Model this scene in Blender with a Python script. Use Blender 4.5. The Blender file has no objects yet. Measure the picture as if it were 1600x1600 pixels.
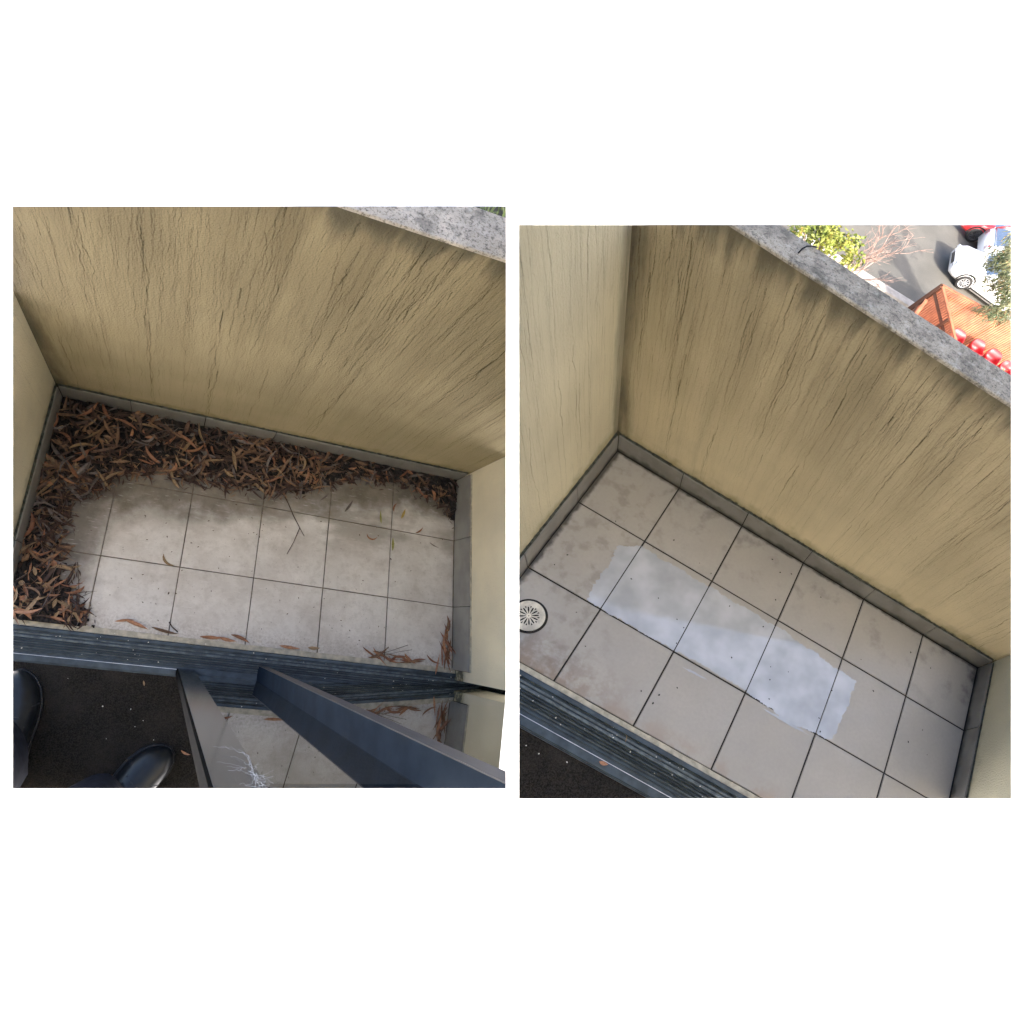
# Two views of one small tiled balcony (before and after cleaning), built as two
# cut-away models standing side by side high above a white ground; the car park
# seen over the parapet lies below the right one.
import bpy, bmesh, math, random
import numpy as np
from mathutils import Vector, Matrix
random.seed(7); rng = np.random.default_rng(7)
C = bpy.context.scene.collection

# ------------------------------------------------------------------ camera
CAM_H = 13.2
M = np.array([[0.94892, 0.11514, 0.29375], [0.0, -0.93103, 0.36494], [0.3155, -0.3463, -0.8835]])  # camera axes (right, down, forward) -> world
M[2] /= np.linalg.norm(M[2]); M[0] = np.array([1, 0, 0]) - M[2][0] * M[2]; M[0] /= np.linalg.norm(M[0]); M[1] = np.cross(M[2], M[0])
CAM = np.array([0, 0, CAM_H])
FOC = 900.0 / 1600.0
cam_d = bpy.data.cameras.new('camera'); cam = bpy.data.objects.new('camera', cam_d); C.objects.link(cam)
cam_d.sensor_width = 36; cam_d.sensor_fit = 'HORIZONTAL'; cam_d.lens = 36 * FOC
cam_d.clip_start = 0.02; cam_d.clip_end = 6000
cam.matrix_world = Matrix([[M[0][0], -M[0][1], -M[0][2], 0], [M[1][0], -M[1][1], -M[1][2], 0], [M[2][0], -M[2][1], -M[2][2], CAM_H], [0, 0, 0, 1]])
sc = bpy.context.scene; sc.camera = cam

# ------------------------------------------------------------------ sky, sun, exposure
SUN_EL = math.radians(38); SUN_AZ = (0.15, -0.9887)
world = bpy.data.worlds.new('World'); sc.world = world; world.use_nodes = True
wn = world.node_tree.nodes; wl = world.node_tree.links
sky = wn.new('ShaderNodeTexSky'); sky.sky_type = 'NISHITA'; sky.sun_disc = False
sky.sun_elevation = SUN_EL; sky.sun_rotation = math.atan2(SUN_AZ[0], SUN_AZ[1])
sky.air_density = 0.8; sky.dust_density = 6.0; sky.ozone_density = 0.6; sky.altitude = 50
wn['Background'].inputs['Strength'].default_value = 0.15
wl.new(sky.outputs['Color'], wn['Background'].inputs['Color'])
sun_d = bpy.data.lights.new('sun', 'SUN'); sun_d.energy = 2.0; sun_d.angle = math.radians(0.5); sun_d.color = (1, 0.95, 0.87)
sun = bpy.data.objects.new('sun', sun_d); C.objects.link(sun)
sv = Vector((SUN_AZ[0] * math.cos(SUN_EL), SUN_AZ[1] * math.cos(SUN_EL), math.sin(SUN_EL)))
sun.rotation_euler = sv.to_track_quat('Z', 'Y').to_euler(); sun.location = (0, 0, 40)
sc.view_settings.view_transform = 'Standard'; sc.view_settings.look = 'None'
sc.view_settings.exposure = 2.15; sc.view_settings.gamma = 1.0; sc.view_settings.use_curve_mapping = False
sc.cycles.max_bounces = 8; sc.cycles.transparent_max_bounces = 16

# ------------------------------------------------------------------ the two balcony frames (origin, length, depth and height axes) and how far each is built
class Frame:
    def __init__(s, E, o, rect):
        s.E = M @ np.array(E); s.o = M @ np.array(o) + CAM; s.I = np.linalg.inv(s.E)
        u0, v0, u1, v1 = [(q - 800) / 900.0 for q in rect]
        s.planes = [M @ np.array(n) for n in ((1, 0, -u0), (-1, 0, u1), (0, 1, -v0), (0, -1, v1))]
    def w(s, P): return np.asarray(P, float) @ s.E.T + s.o
    def l(s, W): return (np.asarray(W, float) - s.o) @ s.I.T
LEFT = Frame([[0.94526, -0.01723, 0.51777], [0.18985, -0.95889, -0.16223], [0.28837, 0.32542, -0.85717]], [-1.1618, -0.30275, 1.76027], (20, 322.5, 790.5, 1232))
RIGHT = Frame([[0.89062, 0.58754, -0.12177], [0.52079, -0.69797, -0.49073], [0.07381, 0.50559, -0.9041]], [0.46008, -0.06605, 1.58379], (811, 351.5, 1580, 1248))
class Yard:                      # world metres, built as far as it shows over a parapet
    def __init__(s, f): s.planes = f.planes
    def w(s, P): return np.asarray(P, float)
    def l(s, W): return np.asarray(W, float)
YARD = Yard(RIGHT); YARDL = Yard(LEFT)
class Open:                      # not cut
    planes = []
    def w(s, P): return np.asarray(P, float)
    def l(s, W): return np.asarray(W, float)
OPEN = Open()

def finish(name, bm, mat, frame, parent, smooth, fill):
    """cut the piece where the model ends, then link it as one mesh object"""
    for n in frame.planes:
        vs = [v.co for v in bm.verts]
        if not vs: return None
        d = (np.array(vs) - CAM) @ n
        if d.max() <= 1e-6: return None
        if d.min() >= -1e-6: continue
        r = bmesh.ops.bisect_plane(bm, geom=bm.verts[:] + bm.edges[:] + bm.faces[:], plane_co=CAM, plane_no=n, clear_inner=True)
        if fill:
            ed = [e for e in r['geom_cut'] if isinstance(e, bmesh.types.BMEdge) and e.is_valid and e.is_boundary]
            if len(ed) > 2:
                try: bmesh.ops.edgeloop_fill(bm, edges=ed)
                except Exception: pass
    if not bm.faces: return None
    co = np.array([v.co for v in bm.verts])
    lp = frame.l(co)
    base = np.array([co[:, 0].mean(), co[:, 1].mean(), co[:, 2].min()])
    for v, p in zip(bm.verts, co - base): v.co = p
    me = bpy.data.meshes.new(name); bm.to_mesh(me); bm.free()
    at = me.attributes.new('lp', 'FLOAT_VECTOR', 'POINT'); at.data.foreach_set('vector', lp.astype(np.float32).ravel())
    if smooth: me.polygons.foreach_set('use_smooth', [True] * len(me.polygons))
    mats = mat if isinstance(mat, (list, tuple)) else [mat]
    for m in mats: me.materials.append(m)
    o = bpy.data.objects.new(name, me); C.objects.link(o); o.location = base
    if parent is not None:
        o.parent = parent; o.matrix_parent_inverse = Matrix.Translation(-Vector(world_loc(parent)))
    return o
def world_loc(o):
    return o['_w'] if '_w' in o else tuple(o.location)
def tag(o, label, cat, group=None, kind=None):
    if o is None: return o
    if label: o['label'] = label
    if cat: o['category'] = cat
    if group: o['group'] = group
    if kind: o['kind'] = kind
    return o
def structure(o):
    if o is not None: o['kind'] = 'structure'
    return o
def thing(name, frame, P, label=None, cat=None, group=None, kind=None):
    o = bpy.data.objects.new(name, None); C.objects.link(o); o.empty_display_size = 0.1
    o.location = frame.w(P)
    return tag(o, label, cat, group, kind)

class MB:
    def __init__(s): s.v = []; s.f = []; s.mi = []
    def add(s, v, f, mi=0):
        k = len(s.v); s.v += [tuple(p) for p in v]; s.f += [tuple(i + k for i in q) for q in f]; s.mi += [mi] * len(f); return s
    def box(s, a, b, c=0.0, mi=0):
        """box from corner a to corner b, c = chamfer of the top rim"""
        (x0, y0, z0), (x1, y1, z1) = a, b
        if c <= 0:
            v = [(x0, y0, z0), (x1, y0, z0), (x1, y1, z0), (x0, y1, z0), (x0, y0, z1), (x1, y0, z1), (x1, y1, z1), (x0, y1, z1)]
            f = [(3, 2, 1, 0), (4, 5, 6, 7), (0, 1, 5, 4), (1, 2, 6, 5), (2, 3, 7, 6), (3, 0, 4, 7)]
        else:
            v = []
            for z, i in ((z0, 0), (z1 - c, 0), (z1, c)):
                v += [(x0 + i, y0 + i, z), (x1 - i, y0 + i, z), (x1 - i, y1 - i, z), (x0 + i, y1 - i, z)]
            f = [(3, 2, 1, 0), (8, 9, 10, 11)]
            for k in (0, 4):
                for j in range(4): f.append((k + j, k + (j + 1) % 4, k + 4 + (j + 1) % 4, k + 4 + j))
        return s.add(v, f, mi)
    def tube(s, pts, r, n=6, mi=0, cap=True):
        pts = [np.array(p, float) for p in pts]; rs = r if isinstance(r, (list, tuple, np.ndarray)) else [r] * len(pts)
        v = []; f = []
        for i, p in enumerate(pts):
            t = pts[min(i + 1, len(pts) - 1)] - pts[max(i - 1, 0)]; t = t / (np.linalg.norm(t) + 1e-9)
            a = np.cross(t, (0.3, 0.2, 1) if abs(t[2]) < .9 else (1, 0.2, 0)); a /= np.linalg.norm(a) + 1e-9; b = np.cross(t, a)
            for k in range(n):
                an = 2 * math.pi * k / n; v.append(p + rs[i] * (math.cos(an) * a + math.sin(an) * b))
        for i in range(len(pts) - 1):
            for k in range(n): f.append((i * n + k, i * n + (k + 1) % n, (i + 1) * n + (k + 1) % n, (i + 1) * n + k))
        if cap: f.append(tuple(range(n))[::-1]); f.append(tuple((len(pts) - 1) * n + k for k in range(n)))
        return s.add(v, f, mi)
    def loft(s, rings, mi=0, cap=True, closed=True):
        n = len(rings[0]); v = [p for r in rings for p in r]; f = []
        for i in range(len(rings) - 1):
            for k in range(n if closed else n - 1): f.append((i * n + k, i * n + (k + 1) % n, (i + 1) * n + (k + 1) % n, (i + 1) * n + k))
        if cap: f.append(tuple(range(n))[::-1]); f.append(tuple((len(rings) - 1) * n + k for k in range(n)))
        return s.add(v, f, mi)
    def build(s, name, mat, frame, parent=None, smooth=False, fill=True, mtx=None, fixn=True):
        if not s.v: return None
        P = np.array(s.v, float)
        if mtx is not None: P = P @ mtx[0].T + mtx[1]
        W = frame.w(P); bm = bmesh.new(); vs = [bm.verts.new(p) for p in W]
        for q, mi in zip(s.f, s.mi):
            try: bm.faces.new([vs[i] for i in q]).material_index = mi
            except ValueError: pass
        if fixn: bmesh.ops.recalc_face_normals(bm, faces=bm.faces)
        return finish(name, bm, mat, frame, parent, smooth, fill)

# ------------------------------------------------------------------ materials
class Nd:
    def __init__(s, name):
        s.m = bpy.data.materials.new(name); s.m.use_nodes = True; s.t = s.m.node_tree; s.n = s.t.nodes; s.k = s.t.links
        s.b = s.n['Principled BSDF']
    def put(s, sock, v):
        if isinstance(v, bpy.types.NodeSocket): s.k.new(v, sock)
        elif isinstance(v, (tuple, list)) and len(v) == 3 and sock.type == 'RGBA': sock.default_value = (*v, 1)
        else: sock.default_value = v
    def lp(s):
        a = s.n.new('ShaderNodeAttribute'); a.attribute_name = 'lp'; return a.outputs['Vector']
    def rnd(s): return s.n.new('ShaderNodeObjectInfo').outputs['Random']
    def sep(s, v):
        a = s.n.new('ShaderNodeSeparateXYZ'); s.put(a.inputs[0], v); return a.outputs
    def comb(s, x, y, z):
        a = s.n.new('ShaderNodeCombineXYZ'); [s.put(a.inputs[i], q) for i, q in enumerate((x, y, z))]; return a.outputs[0]
    def ma(s, op, a, b=0.0, clamp=False):
        q = s.n.new('ShaderNodeMath'); q.operation = op; q.use_clamp = clamp; s.put(q.inputs[0], a); s.put(q.inputs[1], b); return q.outputs[0]
    def noise(s, v, sc=5.0, det=3.0, ro=0.55, dist=0.0):
        q = s.n.new('ShaderNodeTexNoise'); s.put(q.inputs['Vector'], v); q.inputs['Scale'].default_value = sc; q.inputs['Detail'].default_value = det
        q.inputs['Roughness'].default_value = ro; q.inputs['Distortion'].default_value = dist; return q.outputs['Fac']
    def edge(s, v, sc=1.0, rand=1.0):
        q = s.n.new('ShaderNodeTexVoronoi'); q.feature = 'DISTANCE_TO_EDGE'; q.voronoi_dimensions = '2D'; s.put(q.inputs['Vector'], v)
        q.inputs['Scale'].default_value = sc; q.inputs['Randomness'].default_value = rand; return q.outputs['Distance']
    def cell(s, v, sc=1.0):
        q = s.n.new('ShaderNodeTexVoronoi'); s.put(q.inputs['Vector'], v); q.inputs['Scale'].default_value = sc; return q.outputs['Distance']
    def rm(s, v, a, b, c=0.0, d=1.0, smooth=True):
        q = s.n.new('ShaderNodeMapRange'); q.interpolation_type = 'SMOOTHSTEP' if smooth else 'LINEAR'; s.put(q.inputs[0], v)
        for i, x in enumerate((a, b, c, d)): s.put(q.inputs[i + 1], x)
        return q.outputs[0]
    def mix(s, f, a, b, mode='MIX'):
        q = s.n.new('ShaderNodeMix'); q.data_type = 'RGBA'; q.blend_type = mode; s.put(q.inputs[0], f); s.put(q.inputs[6], a); s.put(q.inputs[7], b); return q.outputs[2]
    def bump(s, h, st=0.3, dist=0.002):
        q = s.n.new('ShaderNodeBump'); q.inputs['Strength'].default_value = st; q.inputs['Distance'].default_value = dist; s.put(q.inputs['Height'], h)
        s.k.new(q.outputs[0], s.b.inputs['Normal'])
    def end(s, col, rough=0.7, metal=0.0, spec=0.5):
        s.put(s.b.inputs['Base Color'], col); s.put(s.b.inputs['Roughness'], rough); s.put(s.b.inputs['Metallic'], metal); s.b.inputs['Specular IOR Level'].default_value = spec
        return s.m
def plain(name, col, rough=0.6, metal=0.0, spec=0.5, var=0.12, sc=40.0):
    g = Nd(name); n = g.noise(g.lp(), sc, 4)
    f = g.rm(n, 0.3, 0.7, 1 - var, 1 + var); v = g.n.new('ShaderNodeVectorMath'); v.operation = 'SCALE'
    v.inputs[0].default_value = col; g.put(v.inputs['Scale'], f)
    return g.end(v.outputs[0], rough, metal, spec)

def stucco(name, along, H, base, seed, corner=None, streak=1.0, top=True, skirt=0.09):
    """painted render with rain streaks running down, mould under the coping and algae above the skirting"""
    g = Nd(name); p = g.lp(); x, y, z = g.sep(p)[:3]
    u = x if along == 'x' else y
    u = g.ma('ADD', u, seed)
    w1 = g.ma('MULTIPLY', g.ma('SUBTRACT', g.noise(g.comb(g.ma('MULTIPLY', u, 14), g.ma('MULTIPLY', z, 7), 0), 1, 3), 0.5), 0.022)
    w2 = g.ma('MULTIPLY', g.ma('SUBTRACT', g.noise(g.comb(g.ma('MULTIPLY', u, 60), g.ma('MULTIPLY', z, 50), 0), 1, 2), 0.5), 0.011)
    uw = g.ma('ADD', u, g.ma('ADD', w1, w2))
    grain = g.noise(p, 420, 2); blot = g.noise(p, 4, 4)
    col = g.mix(g.rm(blot, 0.3, 0.7), tuple(c * 0.9 for c in base), tuple(min(1, c * 1.08) for c in base))
    grime_shade_offset = g.ma('MULTIPLY', g.rm(z, 0.08 * H, 0.8 * H, 0, 1, False), g.rm(g.noise(g.comb(g.ma('MULTIPLY', uw, 9), g.ma('MULTIPLY', z, 1.2), 0), 1, 4), 0.25, 0.7, 0.45, 1))  # stains growing upward, deepened in colour to offset the shade lower down
    col = g.mix(g.ma('MULTIPLY', grime_shade_offset, 0.85 if top else 0.15), col, tuple(c * q for c, q in zip(base, (0.40, 0.385, 0.36))))
    soft = g.rm(g.noise(g.comb(g.ma('MULTIPLY', uw, 34), g.ma('MULTIPLY', z, 0.9), 0), 1, 3), 0.5, 0.8)
    col = g.mix(g.ma('MULTIPLY', soft, 0.2 * min(1, streak)), col, tuple(c * 0.4 for c in base))
    up = g.rm(z, 0.10, H * 0.9, 0.32, 1.0)
    for ku, kz, wd, st, sh in ((37, 0.85, 0.05, 0.22, 31.7), (62, 1.5, 0.06, 0.22, 11.3)):
        e = g.edge(g.comb(g.ma('MULTIPLY', g.ma('ADD', uw, sh), ku), g.ma('MULTIPLY', z, kz), 0), 1.0, 0.9)
        ln = g.rm(e, 0.0, wd, 1, 0)
        msk = g.rm(g.noise(g.comb(g.ma('MULTIPLY', u, 16), g.ma('MULTIPLY', z, 4), sh), 1, 3), 0.40, 0.60)
        brk = g.rm(g.noise(p, 190, 2), 0.32, 0.6, 0.3, 1)
        a = g.ma('MULTIPLY', g.ma('MULTIPLY', ln, msk), g.ma('MULTIPLY', up, brk))
        col = g.mix(g.ma('MULTIPLY', a, st * streak, True), col, (0.055, 0.045, 0.025))
    if top:
        t = g.ma('ADD', g.rm(z, H - 0.15, H - 0.005, 0, 1, False), g.ma('MULTIPLY', g.ma('SUBTRACT', g.noise(g.comb(g.ma('MULTIPLY', uw, 26), g.ma('MULTIPLY', z, 3), 0), 1, 5), 0.5), 1.4))
        col = g.mix(g.ma('MULTIPLY', g.rm(t, 0.5, 1.05), 0.75), col, (0.045, 0.045, 0.035))
    al = g.ma('ADD', g.rm(z, skirt + 0.09, skirt, 0, 1, False), g.ma('MULTIPLY', g.ma('SUBTRACT', g.noise(p, 22, 4), 0.5), 1.1))
    col = g.mix(g.ma('MULTIPLY', g.rm(al, 0.5, 1.1), 0.5), col, (0.17, 0.14, 0.055))
    al2 = g.ma('ADD', g.rm(z, skirt + 0.022, skirt, 0, 1, False), g.ma('MULTIPLY', g.ma('SUBTRACT', g.noise(p, 70, 4), 0.5), 1.4))
    col = g.mix(g.ma('MULTIPLY', g.rm(al2, 0.7, 1.1), 0.8), col, (0.035, 0.04, 0.025))
    if corner is not None:
        c0, cw, cst = corner
        d = g.ma('ABSOLUTE', g.ma('SUBTRACT', u, c0 + seed))
        t = g.ma('ADD', g.rm(d, cw, 0, 0, 1, False), g.ma('MULTIPLY', g.ma('SUBTRACT', g.noise(g.comb(g.ma('MULTIPLY', uw, 30), g.ma('MULTIPLY', z, 4), 0), 1, 4), 0.5), 0.9))
        col = g.mix(g.ma('MULTIPLY', g.rm(t, 0.45, 1.05), cst), col, (0.06, 0.055, 0.04))
    g.bump(g.ma('ADD', g.noise(p, 230, 3), g.ma('MULTIPLY', grain, 0.4)), 0.6, 0.005)
    return g.end(col, 0.85, 0, 0.25)

def coping_mat(name, base):
    g = Nd(name); p = g.lp()
    col = g.mix(g.rm(g.noise(p, 14, 5), 0.35, 0.65), tuple(c * 0.72 for c in base), base)
    col = g.mix(g.rm(g.noise(p, 170, 5, 0.75), 0.5, 0.64, 0, 0.72), col, (0.065, 0.06, 0.052))
    col = g.mix(g.rm(g.noise(p, 34, 5, 0.7), 0.46, 0.66, 0, 0.6), col, (0.10, 0.097, 0.085))
    col = g.mix(g.rm(g.noise(p, 60, 4), 0.54, 0.7, 0, 0.45), col, (0.62, 0.59, 0.53))
    col = g.mix(g.rm(g.noise(p, 330, 2), 0.56, 0.7, 0, 0.5), col, (0.07, 0.066, 0.056))
    g.bump(g.noise(p, 220, 4), 0.5, 0.004)
    return g.end(col, 0.95, 0, 0.2)

def tile_mat(name, base, dirty):
    g = Nd(name); p = g.lp(); x, y, z = g.sep(p)[:3]
    r = g.rnd()
    b = g.mix(r, tuple(c * 0.95 for c in base), tuple(c * 1.04 for c in base))
    col = g.mix(g.rm(g.noise(p, 9, 5), 0.3, 0.7), b, g.mix(0.5, b, tuple(c * 0.82 for c in base)))
    col = g.mix(g.rm(g.noise(p, 120, 4), 0.3, 0.75, 0, 0.35), col, tuple(c * 0.8 for c in base))
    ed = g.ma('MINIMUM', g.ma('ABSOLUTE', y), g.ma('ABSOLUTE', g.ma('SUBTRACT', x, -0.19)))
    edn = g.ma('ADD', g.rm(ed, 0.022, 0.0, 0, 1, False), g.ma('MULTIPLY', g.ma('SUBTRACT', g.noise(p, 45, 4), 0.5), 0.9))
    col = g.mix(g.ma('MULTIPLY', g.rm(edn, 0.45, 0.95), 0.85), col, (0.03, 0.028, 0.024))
    n = g.noise(p, 13, 5, 0.62)
    if dirty == 'litter':
        # wet mulch stain along the heap, smudges spreading out at the left, dust near the sill
        wv = g.ma('MULTIPLY', g.ma('SUBTRACT', n, 0.5), 0.16)
        e1 = g.ma('ADD', g.ma('ADD', y, wv), g.rm(x, 0.1, 0.9, 0.34, 0.19))
        col = g.mix(g.rm(e1, 0.0, 0.10, 0, 0.9), col, (0.085, 0.07, 0.05))
        e2 = g.ma('ADD', g.ma('MULTIPLY', x, -1), g.ma('ADD', wv, g.rm(y, -0.3, -0.55, 0.05, 0.0)))
        col = g.mix(g.rm(e2, -0.03, 0.1, 0, 0.85), col, (0.07, 0.055, 0.04))
        sm = g.ma('MULTIPLY', g.rm(g.noise(g.comb(g.ma('MULTIPLY', x, 5), g.ma('MULTIPLY', y, 11), 3), 1, 4), 0.42, 0.62), g.rm(y, -0.40, -0.22))
        col = g.mix(g.ma('MULTIPLY', sm, 0.6), col, (0.14, 0.12, 0.085))
        fr = g.ma('MULTIPLY', g.rm(y, -0.56, -0.635), g.rm(g.noise(p, 150, 5, .7), 0.4, 0.7))
        col = g.mix(g.ma('MULTIPLY', fr, 0.5), col, (0.2, 0.15, 0.11))
        du = g.rm(g.noise(p, 5.5, 6, 0.7), 0.38, 0.68)
        col = g.mix(g.ma('MULTIPLY', du, 0.38), col, (0.36, 0.315, 0.27))
        du2 = g.rm(g.noise(p, 34, 5, 0.7), 0.46, 0.7)
        col = g.mix(g.ma('MULTIPLY', du2, 0.28), col, (0.3, 0.265, 0.23))
        sc = g.rm(g.noise(g.comb(g.ma('ADD', x, g.ma('MULTIPLY', y, 0.6)), g.ma('MULTIPLY', y, 7), 0), 26, 4), 0.6, 0.72)
        col = g.mix(g.ma('MULTIPLY', sc, 0.35), col, (0.78, 0.76, 0.73))
        col = g.mix(g.rm(g.noise(p, 260, 2), 0.66, 0.74, 0, 0.5), col, (0.2, 0.17, 0.14))
        g.put(g.b.inputs['Roughness'], 0.8); rough = 0.75
    else:
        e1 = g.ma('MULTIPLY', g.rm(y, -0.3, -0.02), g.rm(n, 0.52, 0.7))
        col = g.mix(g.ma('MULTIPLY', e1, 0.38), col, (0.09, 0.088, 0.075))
        e2 = g.ma('MULTIPLY', g.rm(x, 0.14, -0.06), g.rm(g.noise(p, 24, 5), 0.48, 0.66))
        col = g.mix(g.ma('MULTIPLY', e2, 0.3), col, (0.12, 0.105, 0.06))
        e3 = g.ma('MULTIPLY', g.rm(y, -0.5, -0.62), g.ma('MULTIPLY', g.rm(x, 0.25, -0.05), g.rm(g.noise(p, 30, 5), 0.38, 0.6)))
        col = g.mix(g.ma('MULTIPLY', e3, 0.55), col, (0.15, 0.09, 0.045))
        e4 = g.ma('MULTIPLY', g.rm(y, -0.57, -0.63), g.rm(g.noise(p, 17, 4), 0.4, 0.65))
        col = g.mix(g.ma('MULTIPLY', e4, 0.4), col, (0.3, 0.2, 0.12))
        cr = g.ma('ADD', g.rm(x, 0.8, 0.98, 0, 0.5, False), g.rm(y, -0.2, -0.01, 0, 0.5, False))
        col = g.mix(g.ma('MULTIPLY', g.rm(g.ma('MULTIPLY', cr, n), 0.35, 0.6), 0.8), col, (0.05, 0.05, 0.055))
        rough = g.rm(n, 0.3, 0.7, 0.28, 0.5)
    g.bump(g.noise(p, 300, 2), 0.08, 0.001)
    return g.end(col, rough, 0, 0.5)

LT = (0.75, 0.725, 0.69); RT = (0.41, 0.39, 0.355)
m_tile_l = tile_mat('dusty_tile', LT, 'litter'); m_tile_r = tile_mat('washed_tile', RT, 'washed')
m_grout_l = plain('grout', (0.15, 0.125, 0.10), 0.95, var=0.4); m_grout_r = plain('dark_grout', (0.03, 0.028, 0.025), 0.9, var=0.3)
m_skirt_l = plain('skirting_glaze', (0.27, 0.262, 0.24), 0.45, var=0.14, sc=14); g = Nd('skirting_glaze_washed'); p = g.lp(); z_ = g.sep(p)[2]
c_ = g.mix(g.rm(g.noise(p, 14, 4), .35, .65), (0.17, 0.163, 0.148), (0.235, 0.226, 0.205))
t_ = g.ma('ADD', g.rm(z_, 0.035, 0.0, 0, 1, False), g.ma('MULTIPLY', g.ma('SUBTRACT', g.noise(p, 26, 5), 0.5), 1.3))
m_skirt_r = g.end(g.mix(g.ma('MULTIPLY', g.rm(t_, .4, .95), .85), c_, (0.03, 0.028, 0.024)), 0.35)
WALL = (0.53, 0.447, 0.272); WALLR = (0.65, 0.555, 0.358)  # bases paled to lift the shaded wall foot; stucco darkens them with height
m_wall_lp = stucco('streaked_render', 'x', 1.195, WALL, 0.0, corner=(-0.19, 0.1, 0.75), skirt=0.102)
m_wall_ls = stucco('render_side', 'y', 1.195, (0.80, 0.73, 0.53), 5.0, streak=0.35, top=False, skirt=0.102)  # left side walls get paler bases: light from the sides put into colour
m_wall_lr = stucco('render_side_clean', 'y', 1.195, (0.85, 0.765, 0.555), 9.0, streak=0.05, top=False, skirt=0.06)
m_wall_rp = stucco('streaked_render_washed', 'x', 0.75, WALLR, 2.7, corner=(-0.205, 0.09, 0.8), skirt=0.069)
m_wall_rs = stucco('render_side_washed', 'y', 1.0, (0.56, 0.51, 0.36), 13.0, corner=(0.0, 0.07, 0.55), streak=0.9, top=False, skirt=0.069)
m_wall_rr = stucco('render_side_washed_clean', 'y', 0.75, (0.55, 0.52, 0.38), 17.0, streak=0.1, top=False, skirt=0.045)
m_cop_l = coping_mat('weathered_coping', (0.68, 0.61, 0.52)); m_cop_r = coping_mat('lichen_coping', (0.47, 0.425, 0.355))
m_sealant = plain('sealant', (0.05, 0.055, 0.045), 0.9, var=0.5, sc=120)
m_sill = plain('cement_sill', (0.45, 0.42, 0.34), 0.9, var=0.25, sc=60)
m_alu = plain('dark_aluminium', (0.045, 0.062, 0.075), 0.38, 0.3, var=0.3, sc=30)
m_alu_dusty = plain('dusty_aluminium', (0.10, 0.125, 0.14), 0.5, 0.1, var=0.35, sc=70)
m_alu_dark = plain('black_aluminium', (0.004, 0.0045, 0.005), 0.85, 0.0, 0.04, var=0.2)
m_stile = plain('painted_stile', (0.02, 0.026, 0.032), 0.13, 0.0, 0.9, var=0.06, sc=8)
m_stile_matt = plain('matt_navy_paint', (0.020, 0.030, 0.046), 0.7, 0.0, 0.03, var=0.15, sc=20)
m_bright = plain('bare_metal_edge', (0.55, 0.56, 0.57), 0.3, 0.9, var=0.2)
g = Nd('carpet'); p = g.lp()
col = g.mix(g.rm(g.noise(p, 380, 3), 0.3, 0.7), (0.012, 0.011, 0.01), (0.04, 0.036, 0.032)); col = g.mix(g.rm(g.noise(p, 8, 4), 0.4, 0.7, 0, 0.5), col, (0.045, 0.041, 0.036))
g.bump(g.noise(p, 500, 2), 0.7, 0.004); m_carpet = g.end(col, 1.0, 0, 0.1)
g = Nd('door_glass'); g.b.inputs['Base Color'].default_value = (0.9, 0.93, 0.92, 1); g.b.inputs['Roughness'].default_value = 0.0; g.b.inputs['IOR'].default_value = 1.52; g.b.inputs['Transmission Weight'].default_value = 1.0; m_glass = g.m
m_shoe = plain('black_leather', (0.012, 0.014, 0.017), 0.33, 0, 0.5, var=0.2); m_sole = plain('rubber_sole', (0.014, 0.015, 0.016), 0.6, var=0.2)
m_lace = plain('black_lace', (0.045, 0.048, 0.055), 0.7); m_cloth = plain('navy_trouser', (0.013, 0.016, 0.028), 0.9, 0, 0.15, var=0.3, sc=60)
m_web = plain('cobweb_silk', (0.5, 0.52, 0.55), 0.8); m_fleck = plain('pale_fleck', (0.75, 0.74, 0.7), 0.8)
m_ground = plain('white_ground', (0.86, 0.86, 0.86), 0.9, 0, 0.2, var=0.005, sc=0.2)
def leaf_mat(name, a, b):
    g = Nd(name); p = g.lp(); r = g.rnd(); c = g.mix(r, a, b)
    c = g.mix(g.rm(g.noise(p, 150, 3), 0.35, 0.75, 0, 0.55), c, tuple(q * 0.45 for q in a)); return g.end(c, 0.6, 0, 0.35)
m_leaf = [leaf_mat('dry_leaf_brown', (0.17, 0.10, 0.06), (0.30, 0.185, 0.115)), leaf_mat('dry_leaf_dark', (0.07, 0.043, 0.034), (0.15, 0.093, 0.07)),
          leaf_mat('dry_leaf_tan', (0.27, 0.18, 0.10), (0.36, 0.25, 0.15)), leaf_mat('dry_leaf_orange', (0.36, 0.17, 0.09), (0.5, 0.27, 0.16)),
          leaf_mat('dry_leaf_grey', (0.13, 0.11, 0.10), (0.25, 0.21, 0.195)), leaf_mat('dry_leaf_rust', (0.24, 0.11, 0.065), (0.34, 0.17, 0.10))]
m_leaf_green = leaf_mat('leaf_olive', (0.30, 0.30, 0.10), (0.34, 0.33, 0.12)); m_leaf_yellow = leaf_mat('leaf_yellow', (0.50, 0.36, 0.12), (0.55, 0.4, 0.15))
m_mulch = plain('wet_mulch', (0.022, 0.019, 0.018), 0.85, 0, 0.3, var=0.6, sc=120)
m_twig = plain('dry_twig', (0.09, 0.06, 0.045), 0.85)

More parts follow.
